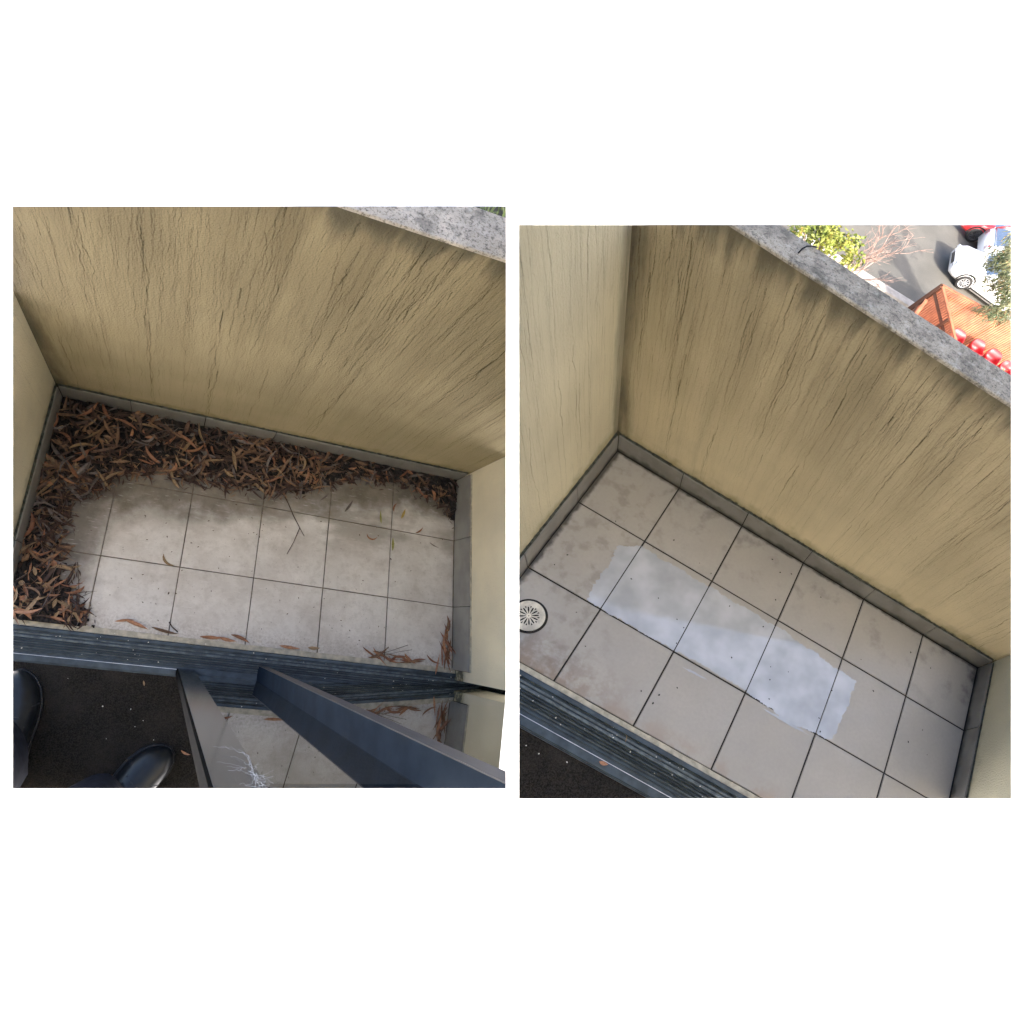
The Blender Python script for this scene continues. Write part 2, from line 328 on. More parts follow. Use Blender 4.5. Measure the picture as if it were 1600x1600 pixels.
# runs of dried dirt left on the render by rain: thin ribbons; how far a point stands proud of the wall sets how dense the dirt is
def drip_mat(name, axis, face, sign):
    g = Nd(name); p = g.lp(); c = g.sep(p)[axis]
    f = g.ma('MULTIPLY', g.ma('SUBTRACT', face, c), sign / 0.0004, True)
    brk = g.rm(g.noise(p, 240, 3), 0.3, 0.62, 0.55, 0.95)
    g.put(g.b.inputs['Alpha'], g.ma('MULTIPLY', f, brk, True))
    return g.end((0.085, 0.067, 0.038), 0.95, 0, 0.1)
def drips(F, parent, wall, a0, a1, H, z0, face, sign, mat, n, top_frac, seed):
    r_ = random.Random(seed); m = MB(); put = (lambda u, z, f: (u, face - sign * (0.00015 + 0.0004 * f), z)) if wall == 'x' else (lambda u, z, f: (face - sign * (0.00015 + 0.0004 * f), u, z))
    cl = [r_.uniform(a0, a1) for _ in range(int((a1 - a0) * 16))]
    def run(u, z, ln, w, dens, dep):
        v = 0.0; pts = []; k = int(ln / 0.005); u0 = u; ph = r_.uniform(0, 6.28)
        for i in range(k):
            t = i / max(1, k); f = dens * (1 - t) ** 0.95 * (0.8 + 0.2 * math.sin(i * .11 + ph) ** 2); ww = w * (1 - .62 * t) * (0.6 + 0.4 * r_.random()) * (1.25 + .5 * math.sin(i * .21 + ph))
            pts.append((u, z, ww, max(0.02, min(1, f)))); z -= 0.005
            if r_.random() < .28: v = r_.gauss(0, .0017) + (u0 - u) * .10
            v *= .6; u += v + r_.gauss(0, .0003)
            if dep and r_.random() < .010: run(u, z, ln * (1 - t) * r_.uniform(.3, .8), w * .75, f * .9, 0)
            if z < z0 + .01 or not (a0 < u < a1): break
        if len(pts) < 3: return
        V = []; 
        for q in pts: V += [put(q[0] - q[2] / 2, q[1], q[3]), put(q[0] + q[2] / 2, q[1], q[3])]
        m.add(V, [(2 * i, 2 * i + 1, 2 * i + 3, 2 * i + 2) for i in range(len(pts) - 1)])
    for k in range(n):
        u = r_.choice(cl) + r_.gauss(0, .012) if r_.random() < .12 else r_.uniform(a0, a1); big = r_.random()
        if r_.random() < top_frac: z = H - .012 - r_.random() ** 3 * .2 * H
        else: z = z0 + (H - z0) * r_.uniform(.25, .95)
        ln = (H - z0) * (r_.uniform(.55, 1.1) if big < .62 else r_.uniform(.2, .6)); run(u, z, ln, r_.uniform(.0018, .0026) if big < .06 else r_.uniform(.0008, .0016), (r_.uniform(.32, .46) if big < .06 else r_.uniform(.09, .27)), 1)
    o = m.build('drip_stains', mat, F, parent, False, False, fixn=False)
    if o is not None: o['kind'] = 'stuff'
# ------------------------------------------------------------------ white ground and the unseen storey put in above for shade
structure(MB().box((-1500, -1500, -2), (1500, 1500, -0.6)).build('ground', m_ground, OPEN))
up = thing('shading_storey', OPEN, (-1, -3.5, CAM_H + 0.35), 'unseen storey of the building added to shade both balconies', 'building')
m_room = plain('room_paint', (0.25, 0.235, 0.21), .9, var=.05, sc=3)
MB().box((-9, -7, CAM_H + 0.35), (8, -0.30, CAM_H + 0.55)).build('shading_slab', m_wall_lr, OPEN, up)  # unseen block, put in and sized to keep sun off both balconies
MB().box((-9, -7, CAM_H + 0.552), (8, -0.32, CAM_H + 2.6)).build('wall', m_wall_lr, OPEN, up)
MB().box((-9, -1.6, CAM_H - 2.4), (8, -1.35, CAM_H + 0.349)).build('room_light_block', m_room, OPEN, up)  # unseen wall put in to block light from behind

# ------------------------------------------------------------------ balcony builder
GAP = 0.0014
GAPS = {'L': 0.0014, 'R': 0.0020}
m_drip = {'L': (drip_mat('drip_dirt', 1, 0.00785, 1), drip_mat('drip_dirt_side', 0, -0.179 - 0.008 + 0.00015, -1)), 'R': (drip_mat('drip_dirt_washed', 1, 0.00785, 1), drip_mat('drip_dirt_side_washed', 0, -0.1941 - 0.008 + 0.00015, -1))}
def balcony(F, side, xs, ys, h, H, T, tile_m, grout_m, skirt_m, wall_m, cop_m, words, wall_right_to, right_wall_y):
    fl = thing('balcony_floor', F, ((xs[0] + xs[-1]) / 2, ys[-1] / 2, -0.05)); structure(fl)
    o = MB().box((xs[0] - 0.05, ys[-1] - 0.002, -0.05), (xs[-1] + 0.05, 0.05, -0.0022)).build('grout_bed', grout_m, F, fl)
    for i in range(len(xs) - 1):
        for j in range(len(ys) - 1):
            jz = random.uniform(-0.0006, 0.0006); g2 = [random.uniform(0.75, 1.2) * GAPS[side] for _ in range(4)]
            MB().box((xs[i] + g2[0], ys[j + 1] + g2[1], -0.012), (xs[i + 1] - g2[2], ys[j] - g2[3], jz), 0.0012).build('tile', tile_m, F, fl)
    x0, xr = xs[0], xs[-1]; t = 0.008
    # parapet
    pw = thing('parapet_wall', F, (0.4, 0.05, 0), *words['parapet'])
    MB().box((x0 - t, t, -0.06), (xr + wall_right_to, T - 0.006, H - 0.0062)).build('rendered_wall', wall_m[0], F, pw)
    MB().box((x0 - 0.3, 0.004, H - 0.006), (xr + wall_right_to, T, H), 0.002).build('coping', cop_m, F, pw)
    for i in range(len(xs) - 1):
        MB().box((xs[i] + 0.0014, 0.0, 0.0022), (xs[i + 1] - 0.0014, t - 0.0034, h + random.uniform(-.0008, .0008)), 0.001).build('skirting_tile', skirt_m, F, pw)
    m = MB(); 
    for i in range(60):
        a = x0 + (xr - x0) * i / 60; b = x0 + (xr - x0) * (i + 1) / 60; k = random.uniform(0.2, 1.0)
        m.box((a, t - 0.004 - 0.002 * k, h - 0.001), (b, t + 0.001, h + 0.001 + 0.003 * k))
    m.build('sealant_bead', m_sealant, F, pw)
    MB().box((x0, t - 0.0032, 0.0), (xr, t - 0.0003, h - 0.002)).build('joint_mortar', m_grout_r, F, pw)
    drips(F, pw, 'x', x0 - t + .004, xr + wall_right_to, H - 0.006, h, t, 1, m_drip[side][0], 1300 if side == 'L' else 950, .7, 11 if side == 'L' else 23)
    # left return wall
    lw = thing('side_wall', F, (x0 - 0.1, -0.3, 0), *words['left'])
    MB().box((x0 - 0.3, -0.80 if side == 'L' else -0.63, -0.06), (x0 - t, t + 0.2, H - 0.015 if side == 'L' else 1.2)).build('rendered_wall', wall_m[1], F, lw)
    for j in range(len(ys) - 1):
        MB().box((x0 - t + 0.0034, ys[j + 1] + 0.0014, 0.0022), (x0, ys[j] - 0.0014, h), 0.001).build('skirting_tile', skirt_m, F, lw)
    m = MB()
    for j in range(40):
        a = ys[-1] * j / 40; b = ys[-1] * (j + 1) / 40; k = random.uniform(0.2, 1)
        m.box((x0 - t - 0.001, b, h - 0.001), (x0 - t + 0.004 + 0.002 * k, a, h + 0.001 + 0.003 * k))
    m.build('sealant_bead', m_sealant, F, lw)
    MB().box((x0 - t + 0.0003, ys[-1], 0.0), (x0 - t + 0.0032, -0.001, h - 0.002)).build('joint_mortar', m_grout_r, F, lw)
    drips(F, lw, 'y', -.62, t - .004, H - 0.015 if side == 'L' else 1.0, h, x0 - t, -1, m_drip[side][1], 70 if side == 'L' else 300, .55, 31 if side == 'L' else 47)
    # right return wall
    hr = h * (1.14 if side == 'L' else 0.93)
    rw = thing('side_wall', F, (xr + 0.1, -0.3, 0), *words['right'])
    MB().box((xr + t, right_wall_y, -0.06), (xr + 0.32, t - 0.001, H - 0.015), 0.0).build('rendered_wall', wall_m[2], F, rw)
    for j in range(len(ys) - 1):
        MB().box((xr, ys[j + 1] + 0.0014, 0.0022), (xr + t - 0.0034, ys[j] - 0.0014, hr), 0.001).build('skirting_tile', skirt_m, F, rw)
    MB().box((xr + t - 0.0032, ys[-1], 0.0), (xr + t - 0.0003, -0.001, hr - 0.002)).build('joint_mortar', m_grout_r, F, rw)
    m = MB()
    for j in range(30):
        a = ys[-1] * j / 30; b = ys[-1] * (j + 1) / 30; k = random.uniform(0.2, 1)
        m.box((xr + t - 0.003 - 0.001 * k, b, hr - 0.001), (xr + t + 0.001, a, hr + 0.001 + 0.002 * k))
    m.build('sealant_bead', m_sealant if side == 'R' else m_sill, F, rw)
    return fl

XL = [-0.179, 0, 0.2, 0.4, 0.6, 0.8, 1.0143]; YL = [0, -0.2184, -0.4432, -0.642]
balcony(LEFT, 'L', XL, YL, 0.1014, 1.195, 0.0901, m_tile_l, m_grout_l, m_skirt_l, (m_wall_lp, m_wall_ls, m_wall_lr), m_cop_l,
        {'parapet': ('dirt-streaked khaki parapet wall above the heap of dry leaves', 'wall'),
         'left': ('cream side wall at the left end of the leaf-littered balcony', 'wall'),
         'right': ('clean cream side wall beside the sliding glass door track', 'wall')}, 0.3, -0.672)
XR = [-0.1941, 0, 0.2, 0.4, 0.6, 0.8, 0.9874]; YR = [0, -0.2024, -0.4252, -0.628]
balcony(RIGHT, 'R', XR, YR, 0.0678, 0.7511, 0.0766, m_tile_r, m_grout_r, m_skirt_r, (m_wall_rp, m_wall_rs, m_wall_rr), m_cop_r,
        {'parapet': ('dirt-streaked khaki parapet wall with lichened coping overlooking the car park', 'wall'),
         'left': ('tall cream side wall with fine streaks near the round floor drain', 'wall'),
         'right': ('narrow strip of cream side wall at the right end of the washed balcony', 'wall')}, 0.35, -0.9)

# ------------------------------------------------------------------ door sill, track, threshold, carpet
def track(F, x0, x1, ysill, y0, y1, words, thr, thr_y, carpet_y):
    MBs = MB(); n = 30
    for i in range(n):
        a = x0 + (x1 - x0) * i / n; b = x0 + (x1 - x0) * (i + 1) / n
        MBs.box((a, y0, -0.03), (b, ysill - random.uniform(0, .0012), 0.004 + random.uniform(0, .0006)))
    tag(MBs.build('door_sill', m_sill, F), *words[0])
    tr = thing('door_track', F, ((x0 + x1) / 2, (y0 + y1) / 2, 0), *words[1])
    MB().box((x0, carpet_y - 0.003, -0.03), (x1, y0 - 0.0005, 0.0)).build('track_bed', m_alu, F, tr)
    d = y0 - y1
    for k, (a, b, z, m) in enumerate(((0.0, 0.17, 0.010, m_alu), (0.24, 0.32, 0.005, m_alu_dusty), (0.36, 0.47, 0.0075, m_alu_dusty), (0.52, 0.56, 0.010, m_alu), (0.62, 0.66, 0.010, m_alu_dusty), (0.72, 0.76, 0.010, m_alu), (0.82, 0.86, 0.008, m_alu_dusty), (0.92, 1.0, 0.006, m_alu))):
        MB().box((x0, y0 - b * d, 0.0005), (x1, y0 - a * d - 0.0006, z), 0.0012).build('rail', m, F, tr)
    th = thing('threshold_strip', F, (thr[0], thr_y[0], 0), *words[2])
    MB().box((thr[0], thr_y[1], 0.0004), (thr[1], thr_y[0], 0.006), 0.0015).build('strip', m_alu, F, th)
    MB().box((thr[0], thr_y[0] - 0.0010, 0.0064), (thr[1], thr_y[0] + 0.0002, 0.0075)).build('bright_edge', m_bright, F, th)
    structure(MB().box((x0 - 0.3, -2.2, -0.06), (x1, carpet_y - 0.0032, -0.004)).build('carpet', m_carpet, F))
track(LEFT, -0.4, 1.5, -0.636, -0.652, -0.714,
      (('pale cement sill strip edging the littered tiles', 'sill'), ('grooved dark aluminium sliding door track running below dry leaf corner', 'door track'),
       ('black metal threshold strip above the shoes', 'threshold')), (-0.4, 0.2345), (-0.722, -0.739), -0.7395)
track(RIGHT, -0.4, 1.2, -0.6285, -0.641, -0.712,
      (('pale cement sill strip below the washed tiles', 'sill'), ('grooved dark aluminium door track beside the washed tiles', 'door track'),
       ('black metal threshold strip with a thin bright edge under the washed balcony', 'threshold')), (-0.4, 1.2), (-0.722, -0.742), -0.7425)
for F, n, reg in ((LEFT, 46, ((-0.17, 1.08, -0.645, -0.712, 0.009), (-0.1, 0.25, -0.75, -0.98, -0.003))), (RIGHT, 26, ((-0.07, 0.5, -0.65, -0.71, 0.009), (-0.05, 0.2, -0.75, -0.8, -0.003)))):
    m = MB()
    for k in range(n):
        q = reg[0] if k < n * 0.82 else reg[1]; x = random.uniform(q[0], q[1]); y = random.uniform(q[3], q[2]); r = random.uniform(.0007, .0019)
        a = random.uniform(0, 3); pts = [(x + r * random.uniform(.5, 1.3) * math.cos(a + i * 1.26), y + r * random.uniform(.5, 1.3) * math.sin(a + i * 1.26), q[4]) for i in range(5)]
        m.add(pts + [(px, py, pz + 0.0016) for px, py, pz in pts], [(4, 3, 2, 1, 0), (5, 6, 7, 8, 9)] + [(i, (i + 1) % 5, (i + 1) % 5 + 5, i + 5) for i in range(5)])
    tag(m.build('grit', m_fleck, F), 'pale specks of grit scattered on the door track' + (' and carpet by the shoes' if F is LEFT else ' under the washed tiles'), 'grit', kind='stuff')

# ------------------------------------------------------------------ sliding doors (left balcony)
F = LEFT
d1 = thing('sliding_door', F, (0.26, -0.735, 0), 'inner sliding glass door leaf with grey stile and cobweb beside the carpet', 'door')
MB().box((0.2345, -0.738, 0.0), (0.2375, -0.7205, 1.75)).build('edge_strip', m_alu_dark, F, d1)
MB().box((0.2377, -0.737, 0.0), (0.279, -0.7195, 1.75)).build('stile', m_stile, F, d1)
MB().box((0.2792, -0.736, 0.004), (0.52, -0.731, 1.75)).build('glass_pane', m_glass, F, d1)
MB().box((0.2792, -0.747, 0.0), (0.52, -0.7365, 0.03)).build('bottom_rail', m_alu, F, d1)
d2 = thing('sliding_door', F, (0.46, -0.705, 0), 'outer sliding glass door leaf with dark navy stile mirroring the tiles', 'door')
MB().box((0.4415, -0.7375, 0.001), (0.466, -0.692, 1.75), 0.0).build('stile', m_stile_matt, F, d2)
MB().box((0.4413, -0.6918, 0.002), (0.4662, -0.6905, 1.75)).build('face_trim', plain('pale_grey_paint', (0.06, 0.06, 0.07), 0.5, 0, 0.3, var=0.1, sc=20), F, d2)
gp = MB().box((0.4662, -0.7365, 0.002), (1.8, -0.7315, 1.75)); gp.v = [(x, y + 0.078 * (x - 0.4662), z) for x, y, z in gp.v]; gp.build('glass_pane', m_glass, F, d2)
bt = MB().box((0.4662, -0.7425, 0.0), (1.8, -0.737, 0.02)); bt.v = [(x, y + 0.078 * (x - 0.4662), z) for x, y, z in bt.v]; bt.build('bottom_rail', m_alu, F, d2)
jb = thing('door_jamb', F, (1.15, -0.7, 0), 'black door jamb at the end of the track below the clean cream wall', 'door frame')
MB().box((1.10, -0.680, -0.01), (1.6, -0.6725, 1.75)).build('jamb', m_alu_dark, F, jb)
# cobweb
cw = MB()
def web(pts, r=0.0006, wob=0.002):
    q = []
    for a, b in zip(pts[:-1], pts[1:]):
        for t in np.linspace(0, 1, 5)[:-1]:
            p = np.array(a) * (1 - t) + np.array(b) * t; q.append((p[0] + random.gauss(0, wob * .4), p[1] + random.uniform(0, wob), p[2] + random.gauss(0, wob)))
    cw.tube(q + [pts[-1]], r, 4)
W = lambda x, z: (x, -0.7165, z)
web([W(.249, 1.1775), W(.266, 1.185), W(.275, 1.214), W(.272, 1.27), W(.2698, 1.3045), W(.2666, 1.342)], .00009)
web([W(.255, 1.18), W(.27, 1.2), W(.276, 1.24), W(.271, 1.30), W(.269, 1.36)], .0001)
web([W(.27, 1.19), W(.2765, 1.218), W(.274, 1.25), W(.2715, 1.30), W(.2725, 1.345)], .0001)
for k in range(34):
    a = random.uniform(0, 6.28); r = random.uniform(.005, .024); c = (.2705 + random.gauss(0, .003), 1.30 + random.gauss(0, .03))
    web([W(*c), W(c[0] + .5 * r * math.cos(a) + .002, c[1] + 1.6 * r * math.sin(a)), W(c[0] + r * math.cos(a), c[1] + 2 * r * math.sin(a) - .006)], random.uniform(.00005, .00011), .001)
tag(cw.build('cobweb', m_web, F, fill=False), 'white cobweb strung along the edge of the inner door stile', 'cobweb')

# ------------------------------------------------------------------ person standing on the carpet (shoes and trouser legs)
person = thing('person', F, (0.05, -1.0, 0), 'person in black lace-up shoes and dark trousers standing on the dark carpet', 'person')
def shoe_and_leg(toe, ang, parent, lean, legpts, flip):
    ca, sa = math.cos(ang), math.sin(ang)
    R3 = np.array([[ca, -sa, 0], [sa, ca, 0], [0, 0, 1]])      # shoe local: +y toe, origin at toe tip
    T3 = np.array([toe[0], toe[1], -0.003]); mt = (R3, T3)
    st = [(0.0, .004), (-.006, .020), (-.02, .034), (-.045, .045), (-.08, .0495), (-.12, .046), (-.16, .039), (-.2, .035), (-.25, .034), (-.28, .026), (-.29, .006)]
    off = lambda y: flip * 0.010 * math.sin(min(1, -y / .12) * 1.57) - flip * .004
    sole = MB(); rings = []
    for z, k in ((0, 0.97), (.012, 1.03), (.022, 1.02), (.0225, 0.96)):
        rings.append([(off(y) + w * k, y, z) for y, w in st] + [(off(y) - w * k, y, z) for y, w in reversed(st)])
    sole.loft(rings)
    so = MB(); ups = []
    hts = [.028, .040, .050, .058, .066, .082, .10, .105, .10, .095, .06]
    for (y, w), hh in zip(st, hts):
        ups.append([(off(y) + w * .94 * math.cos(a), y * .985 - .002, .020 + (hh - .012) * max(0, math.sin(a)) ** .75) for a in np.linspace(0, math.pi, 13)])
    so.loft(ups, cap=True, closed=False)
    s = so.build('shoe', m_shoe, F, parent, True, False, mt)
    sole.build('sole', m_sole, F, s, False, True, mt)
    # toe cap seam and laces
    sm = MB(); sm.tube([(off(-.075) + .046 * math.cos(a), -.075 - .012 * math.sin(a), .020 + .052 * math.sin(a) ** .75 + .001) for a in np.linspace(.15, 2.99, 15)], .0016, 5)
    sm.build('toe_seam', m_lace, F, s, True, False, mt)
    tg = MB(); tg.loft([[(off(y) + dx * (.018), y, z0 + .006 * (1 - dx * dx)) for dx in (-1, -.6, 0, .6, 1)] for y, z0 in ((-.095, .070), (-.12, .079), (-.15, .093), (-.18, .104), (-.2, .11))], cap=False, closed=False)
    tg.build('tongue', m_lace, F, s, True, False, mt)
    for k in range(5):
        y = -.105 - k * .017; z = .0785 + k * .0075
        MB().tube([(off(y) - .026, y + .004, z - .008), (off(y) - .01, y, z + .002), (off(y) + .01, y - .001, z + .003), (off(y) + .026, y - .006, z - .008)], .0028, 5).build('lace', m_lace, F, s, True, False, mt)
    lg = MB(); rr = []
    for i, (x, y, z, rx, ry) in enumerate(legpts):
        rr.append([(x + rx * (1 + .09 * math.sin(3 * a + i * 1.3) + .05 * math.sin(7 * a + i * 2.1)) * math.cos(a), y + ry * (1 + .08 * math.sin(4 * a + i)) * math.sin(a), z + .012 * math.sin(2 * a + i * 1.7)) for a in np.linspace(0, 2 * math.pi, 28)[:-1]])
    lg.loft(rr, cap=True)
    lg.build('trouser_leg', m_cloth, F, parent, True, False)
shoe_and_leg((-0.112, -0.7575), 0.06, person, 0, [(-.118, -.955, .05, .056, .085), (-.116, -.953, .075, .062, .090), (-.11, -.952, .12, .068, .086), (-.104, -.955, .2, .068, .080), (-.10, -.96, .32, .072, .082), (-.10, -.965, .5, .078, .088)], 1)
shoe_and_leg((0.248, -0.915), -0.62, person, 0, [(.112, -1.055, .05, .075, .066), (.112, -1.053, .075, .080, .070), (.108, -1.045, .12, .080, .076), (.104, -1.038, .2, .078, .080), (.09, -1.03, .32, .08, .082), (.07, -1.02, .5, .085, .088)], -1)

# ------------------------------------------------------------------ dry leaves
def leaf_mesh(l, w, bend, curl, n=7, twist=0.0):
    """a narrow sickle-shaped gum leaf lying along +x, folded a little along its midrib"""
    v = []; f = []; x = y = 0.0; th = -bend / 2
    for i in range(n + 1):
        t = i / n; ww = w * (math.sin(math.pi * min(1, t * 1.02 + .01)) ** .8) * (1 - .25 * t) + .0003
        z = curl * (t - .5) ** 2 * 4 * l * .22 + .001
        a = th + bend * t; tw = twist * (t - .5)
        nx, ny = -math.sin(a), math.cos(a)
        v += [(x + nx * ww / 2, y + ny * ww / 2, z + ww * .28 + math.sin(tw) * ww * .5), (x, y, z), (x - nx * ww / 2, y - ny * ww / 2, z + ww * .28 - math.sin(tw) * ww * .5)]
        x += math.cos(a) * l / n; y += math.sin(a) * l / n
        if i: k = 3 * i; f += [(k - 3, k - 2, k + 1, k), (k - 2, k - 1, k + 2, k + 1)]
    v = np.array(v); v[:, :2] -= v[:, :2].mean(0); return v, f
def leaf_at(px, py, pz, ang, l, w, bend, curl=.3, tip=0.0, roll=0.0, twist=0.0):
    v, f = leaf_mesh(l, w, bend, curl, 7, twist)
    cr, sr = math.cos(roll), math.sin(roll); v = v @ np.array([[1, 0, 0], [0, cr, -sr], [0, sr, cr]]).T
    ct, st = math.cos(tip), math.sin(tip); v = v @ np.array([[ct, 0, -st], [0, 1, 0], [st, 0, ct]]).T
    ca, sa = math.cos(ang), math.sin(ang); v = v @ np.array([[ca, -sa, 0], [sa, ca, 0], [0, 0, 1]]).T
    v = v + np.array([px, py, pz]); lo = v[:, 2].min()
    if lo < 0.0012: v[:, 2] += 0.0012 - lo
    v[:, 0] = np.clip(v[:, 0], XL[0] + .001, XL[-1] - .001); v[:, 1] = np.minimum(v[:, 1], -.001)
    return v, f
BX = [-0.18, -0.1, -0.04, 0.0, 0.05, 0.11, 0.2, 0.27, 0.38, 0.51, 0.575, 0.68, 0.81, 0.9, 0.99, 1.02]
BY = [-0.29, -0.285, -0.262, -0.2, -0.185, -0.18, -0.186, -0.178, -0.176, -0.15, -0.112, -0.07, -0.056, -0.075, -0.125, -0.18]
SY = [-0.66, -0.61, -0.575, -0.51, -0.46, -0.39, -0.32, -0.28, -0.2, 0]
SX = [0.05, -0.005, -0.03, -0.06, -0.088, -0.102, -0.1, -0.09, -0.05, 0.0]
def inpile(x, y, grow=0.0):
    """>0 inside the heap, about metres from its edge"""
    a = y - np.interp(x, BX, BY); b = np.interp(y, SY, SX) - x
    return max(a, b) + grow
def pile_h(x, y):
    d = inpile(x, y); 
    if d <= 0: return 0.0
    return min(d, .09) * (.34 if x < .5 else .26)
# damp mulch under the heap
m = MB(); nx, ny = 150, 84; idx = {}
for i in range(nx):
    for j in range(ny):
        x = XL[0] + .0015 + (XL[-1] - XL[0] - .003) * i / (nx - 1); y = -.001 - .638 * j / (ny - 1)
        jit = .02 * (math.sin(x * 83 + y * 41) * math.sin(y * 97 - x * 23)) + random.uniform(-.012, .012)
        d = inpile(x, y) + jit - .004
        if d > 0: idx[i, j] = len(m.v); m.v.append((x, y, .0016 + min(d, .08) * .26 * random.uniform(.6, 1.2)))
for (i, j), a in idx.items():
    q = [(i, j), (i, j + 1), (i + 1, j + 1), (i + 1, j)]
    if all(k in idx for k in q): m.f.append(tuple(idx[k] for k in q)); m.mi.append(0)
mulch_top = thing('leaf_litter', F, (0.2, -0.2, 0), 'dark damp mulch and crushed leaves under the heap along the littered skirting', 'leaf litter', kind='stuff')
m.build('mulch', m_mulch, F, mulch_top, fill=False)
def rand_pile(edge=0.0):
    while True:
        if random.random() < .28: x = random.uniform(-.178, .05); y = random.uniform(-.63, -.2)
        else: x = random.uniform(-.178, 1.01); y = random.uniform(-.3, -.002)
        if inpile(x, y) > edge: return x, y
def zone(x, y):
    if y < -.47: return 'front'
    if x > .6: return 'right'
    return 'heap' if y > -.27 else 'left'
WT = {'front': (3, 1.5, 4, 4, 1, 2.5), 'heap': (6, 5, 2, .6, 4, 1.4), 'left': (4, 5, 1, .4, 4, .6), 'right': (3.5, 7, .6, .3, 2, 1.5)}
lit = [MB() for _ in m_leaf]
for k in range(1500):
    x, y = rand_pile(-.006); c = random.choices(range(6), WT[zone(x, y)])[0]
    if random.random() < .5: c = 1
    if y < -.47 and k % 5 < 2: continue
    sc_ = .75 if x > .6 else 1.0
    v, f = leaf_at(x, y, pile_h(x, y) * random.uniform(.2, .85) + .002, random.uniform(0, 6.28), random.uniform(.03, .085) * sc_, random.uniform(.005, .011), random.uniform(-1.6, 1.6), random.uniform(-.6, .9), random.gauss(0, .3), random.gauss(0, .6), random.gauss(0, 1))
    lit[c].add(v, f)
for k in range(90):
    x, y = rand_pile(.0); v, f = leaf_at(x, y, pile_h(x, y) * random.uniform(.6, 1.1) + .003, random.uniform(0, 6.28), random.uniform(.05, .12), random.uniform(.0012, .0024), random.gauss(0, .3), random.uniform(-.2, .3), random.gauss(0, .15), 0)
    lit[random.choice((0, 1, 2, 4))].add(v, f)
for k in range(160):     # broken, flattened bits
    x, y = rand_pile(.0); c = random.choices(range(6), WT[zone(x, y)])[0]; v, f = leaf_at(x, y, pile_h(x, y) * random.uniform(.5, 1.05) + .003, random.uniform(0, 6.28), random.uniform(.012, .03), random.uniform(.008, .016), random.gauss(0, .3), random.uniform(-.2, .3), random.gauss(0, .2), random.gauss(0, .3))
    lit[c].add(v, f)
# crumbs around the edge of the heap
for k in range(900):
    x, y = rand_pile(-.028)
    if inpile(x, y) > .02: continue
    c = random.choice((1, 1, 1, 4, 0)); v, f = leaf_at(x, y, .002, random.uniform(0, 6.28), random.uniform(.005, .022), random.uniform(.0012, .004), random.uniform(-1, 1), 0, 0, random.gauss(0, .5))
    lit[c].add(v, f)
for q, mt in zip(lit, m_leaf): q.build('crushed_leaves', mt, F, mulch_top, fill=False, fixn=False)
ZL = {'heap': ('long dry brown leaf on the heap along the streaked parapet skirting', 'leaves heaped along the parapet'),
      'left': ('dry leaf in the narrow drift against the left skirting', 'leaves drifted along the left skirting'),
      'front': ('dry orange-brown leaf in the drift at the corner of the door sill', 'leaves drifted at the left sill corner'),
      'right': ('small dark dry leaf in the thin end of the heap', 'leaves at the thin right end of the heap')}
for k in range(240):
    x, y = rand_pile(.008); zn = zone(x, y)
    if zn == 'front' and random.random() < .4: continue
    c = random.choices(range(6), WT[zn])[0]; sc_ = .72 if zn == 'right' else 1.0
    ll_ = random.uniform(.04, .092) * sc_
    v, f = leaf_at(x, y, pile_h(x, y) * random.uniform(.85, 1.15) + .004, random.uniform(0, 6.28), ll_, random.uniform(.006, .0125), random.uniform(-1.7, 1.7), random.uniform(-.2, .9), random.gauss(0, .18), random.gauss(0, .45), random.gauss(0, .8))
    q = MB().add(v, f).build('dry_leaf', m_leaf[c], F, None, True, False, fixn=False)
    if q:
        cw_ = ('long ' if ll_ > .07 else 'short ' if ll_ < .048 else '') + ('brown', 'dark brown', 'tan', 'orange', 'grey', 'rust')[c]
        nth = ('first', 'second', 'third', 'fourth', 'fifth', 'sixth')[min(5, max(0, int(np.searchsorted(XL, x)) - 1))]; row = ('first', 'second', 'third')[min(2, int(np.searchsorted([-v_ for v_ in YL], -y)) - 1)]
        tag(q, {'heap': f'{cw_} dry leaf on the heap below the {nth} parapet skirting tile', 'right': f'{cw_} dry leaf at the thin heap end under the {nth} skirting tile',
                'left': f'{cw_} dry leaf in the drift beside the {row} left skirting tile', 'front': f'{cw_} dry leaf in the near-left drift touching the door sill'}[zn], 'leaf', ZL[zn][1])
def one(name, mat, label, cat='leaf', group=None, **k):
    v, f = leaf_at(**k); return tag(MB().add(v, f).build(name, mat, F, None, True, False, fixn=False), label, cat, group)
LA = dict
one('dry_leaf', m_leaf[2], 'curved tan leaf lying alone on the middle of the left tiles', **LA(px=.166, py=-.4316, pz=0, ang=-.55, l=.05, w=.0085, bend=1.9, curl=.8))
one('dry_leaf', m_leaf[5], 'crescent-shaped rust leaf on the tile below the olive leaf', **LA(px=.736, py=-.2576, pz=0, ang=.05, l=.045, w=.006, bend=2.6, curl=.4))
one('dry_leaf', m_leaf_green, 'straight olive leaf lying across a grout line', **LA(px=.806, py=-.267, pz=0, ang=1.6, l=.045, w=.009, bend=.1, curl=.2))
one('dry_leaf', m_leaf_green, 'slim olive leaf with its stalk beside the crescent leaf', **LA(px=.762, py=-.1825, pz=0, ang=1.65, l=.045, w=.0065, bend=-.15, curl=.2))
one('dry_leaf', m_leaf_yellow, 'pale yellow leaf near the right end of the tiles', **LA(px=.836, py=-.157, pz=0, ang=1.25, l=.04, w=.009, bend=.2, curl=.3))
one('dry_leaf', m_leaf[5], 'rust curved leaf touching the grout line under the thin heap', **LA(px=.806, py=-.14, pz=0, ang=1.2, l=.036, w=.006, bend=-1.2, curl=.4))
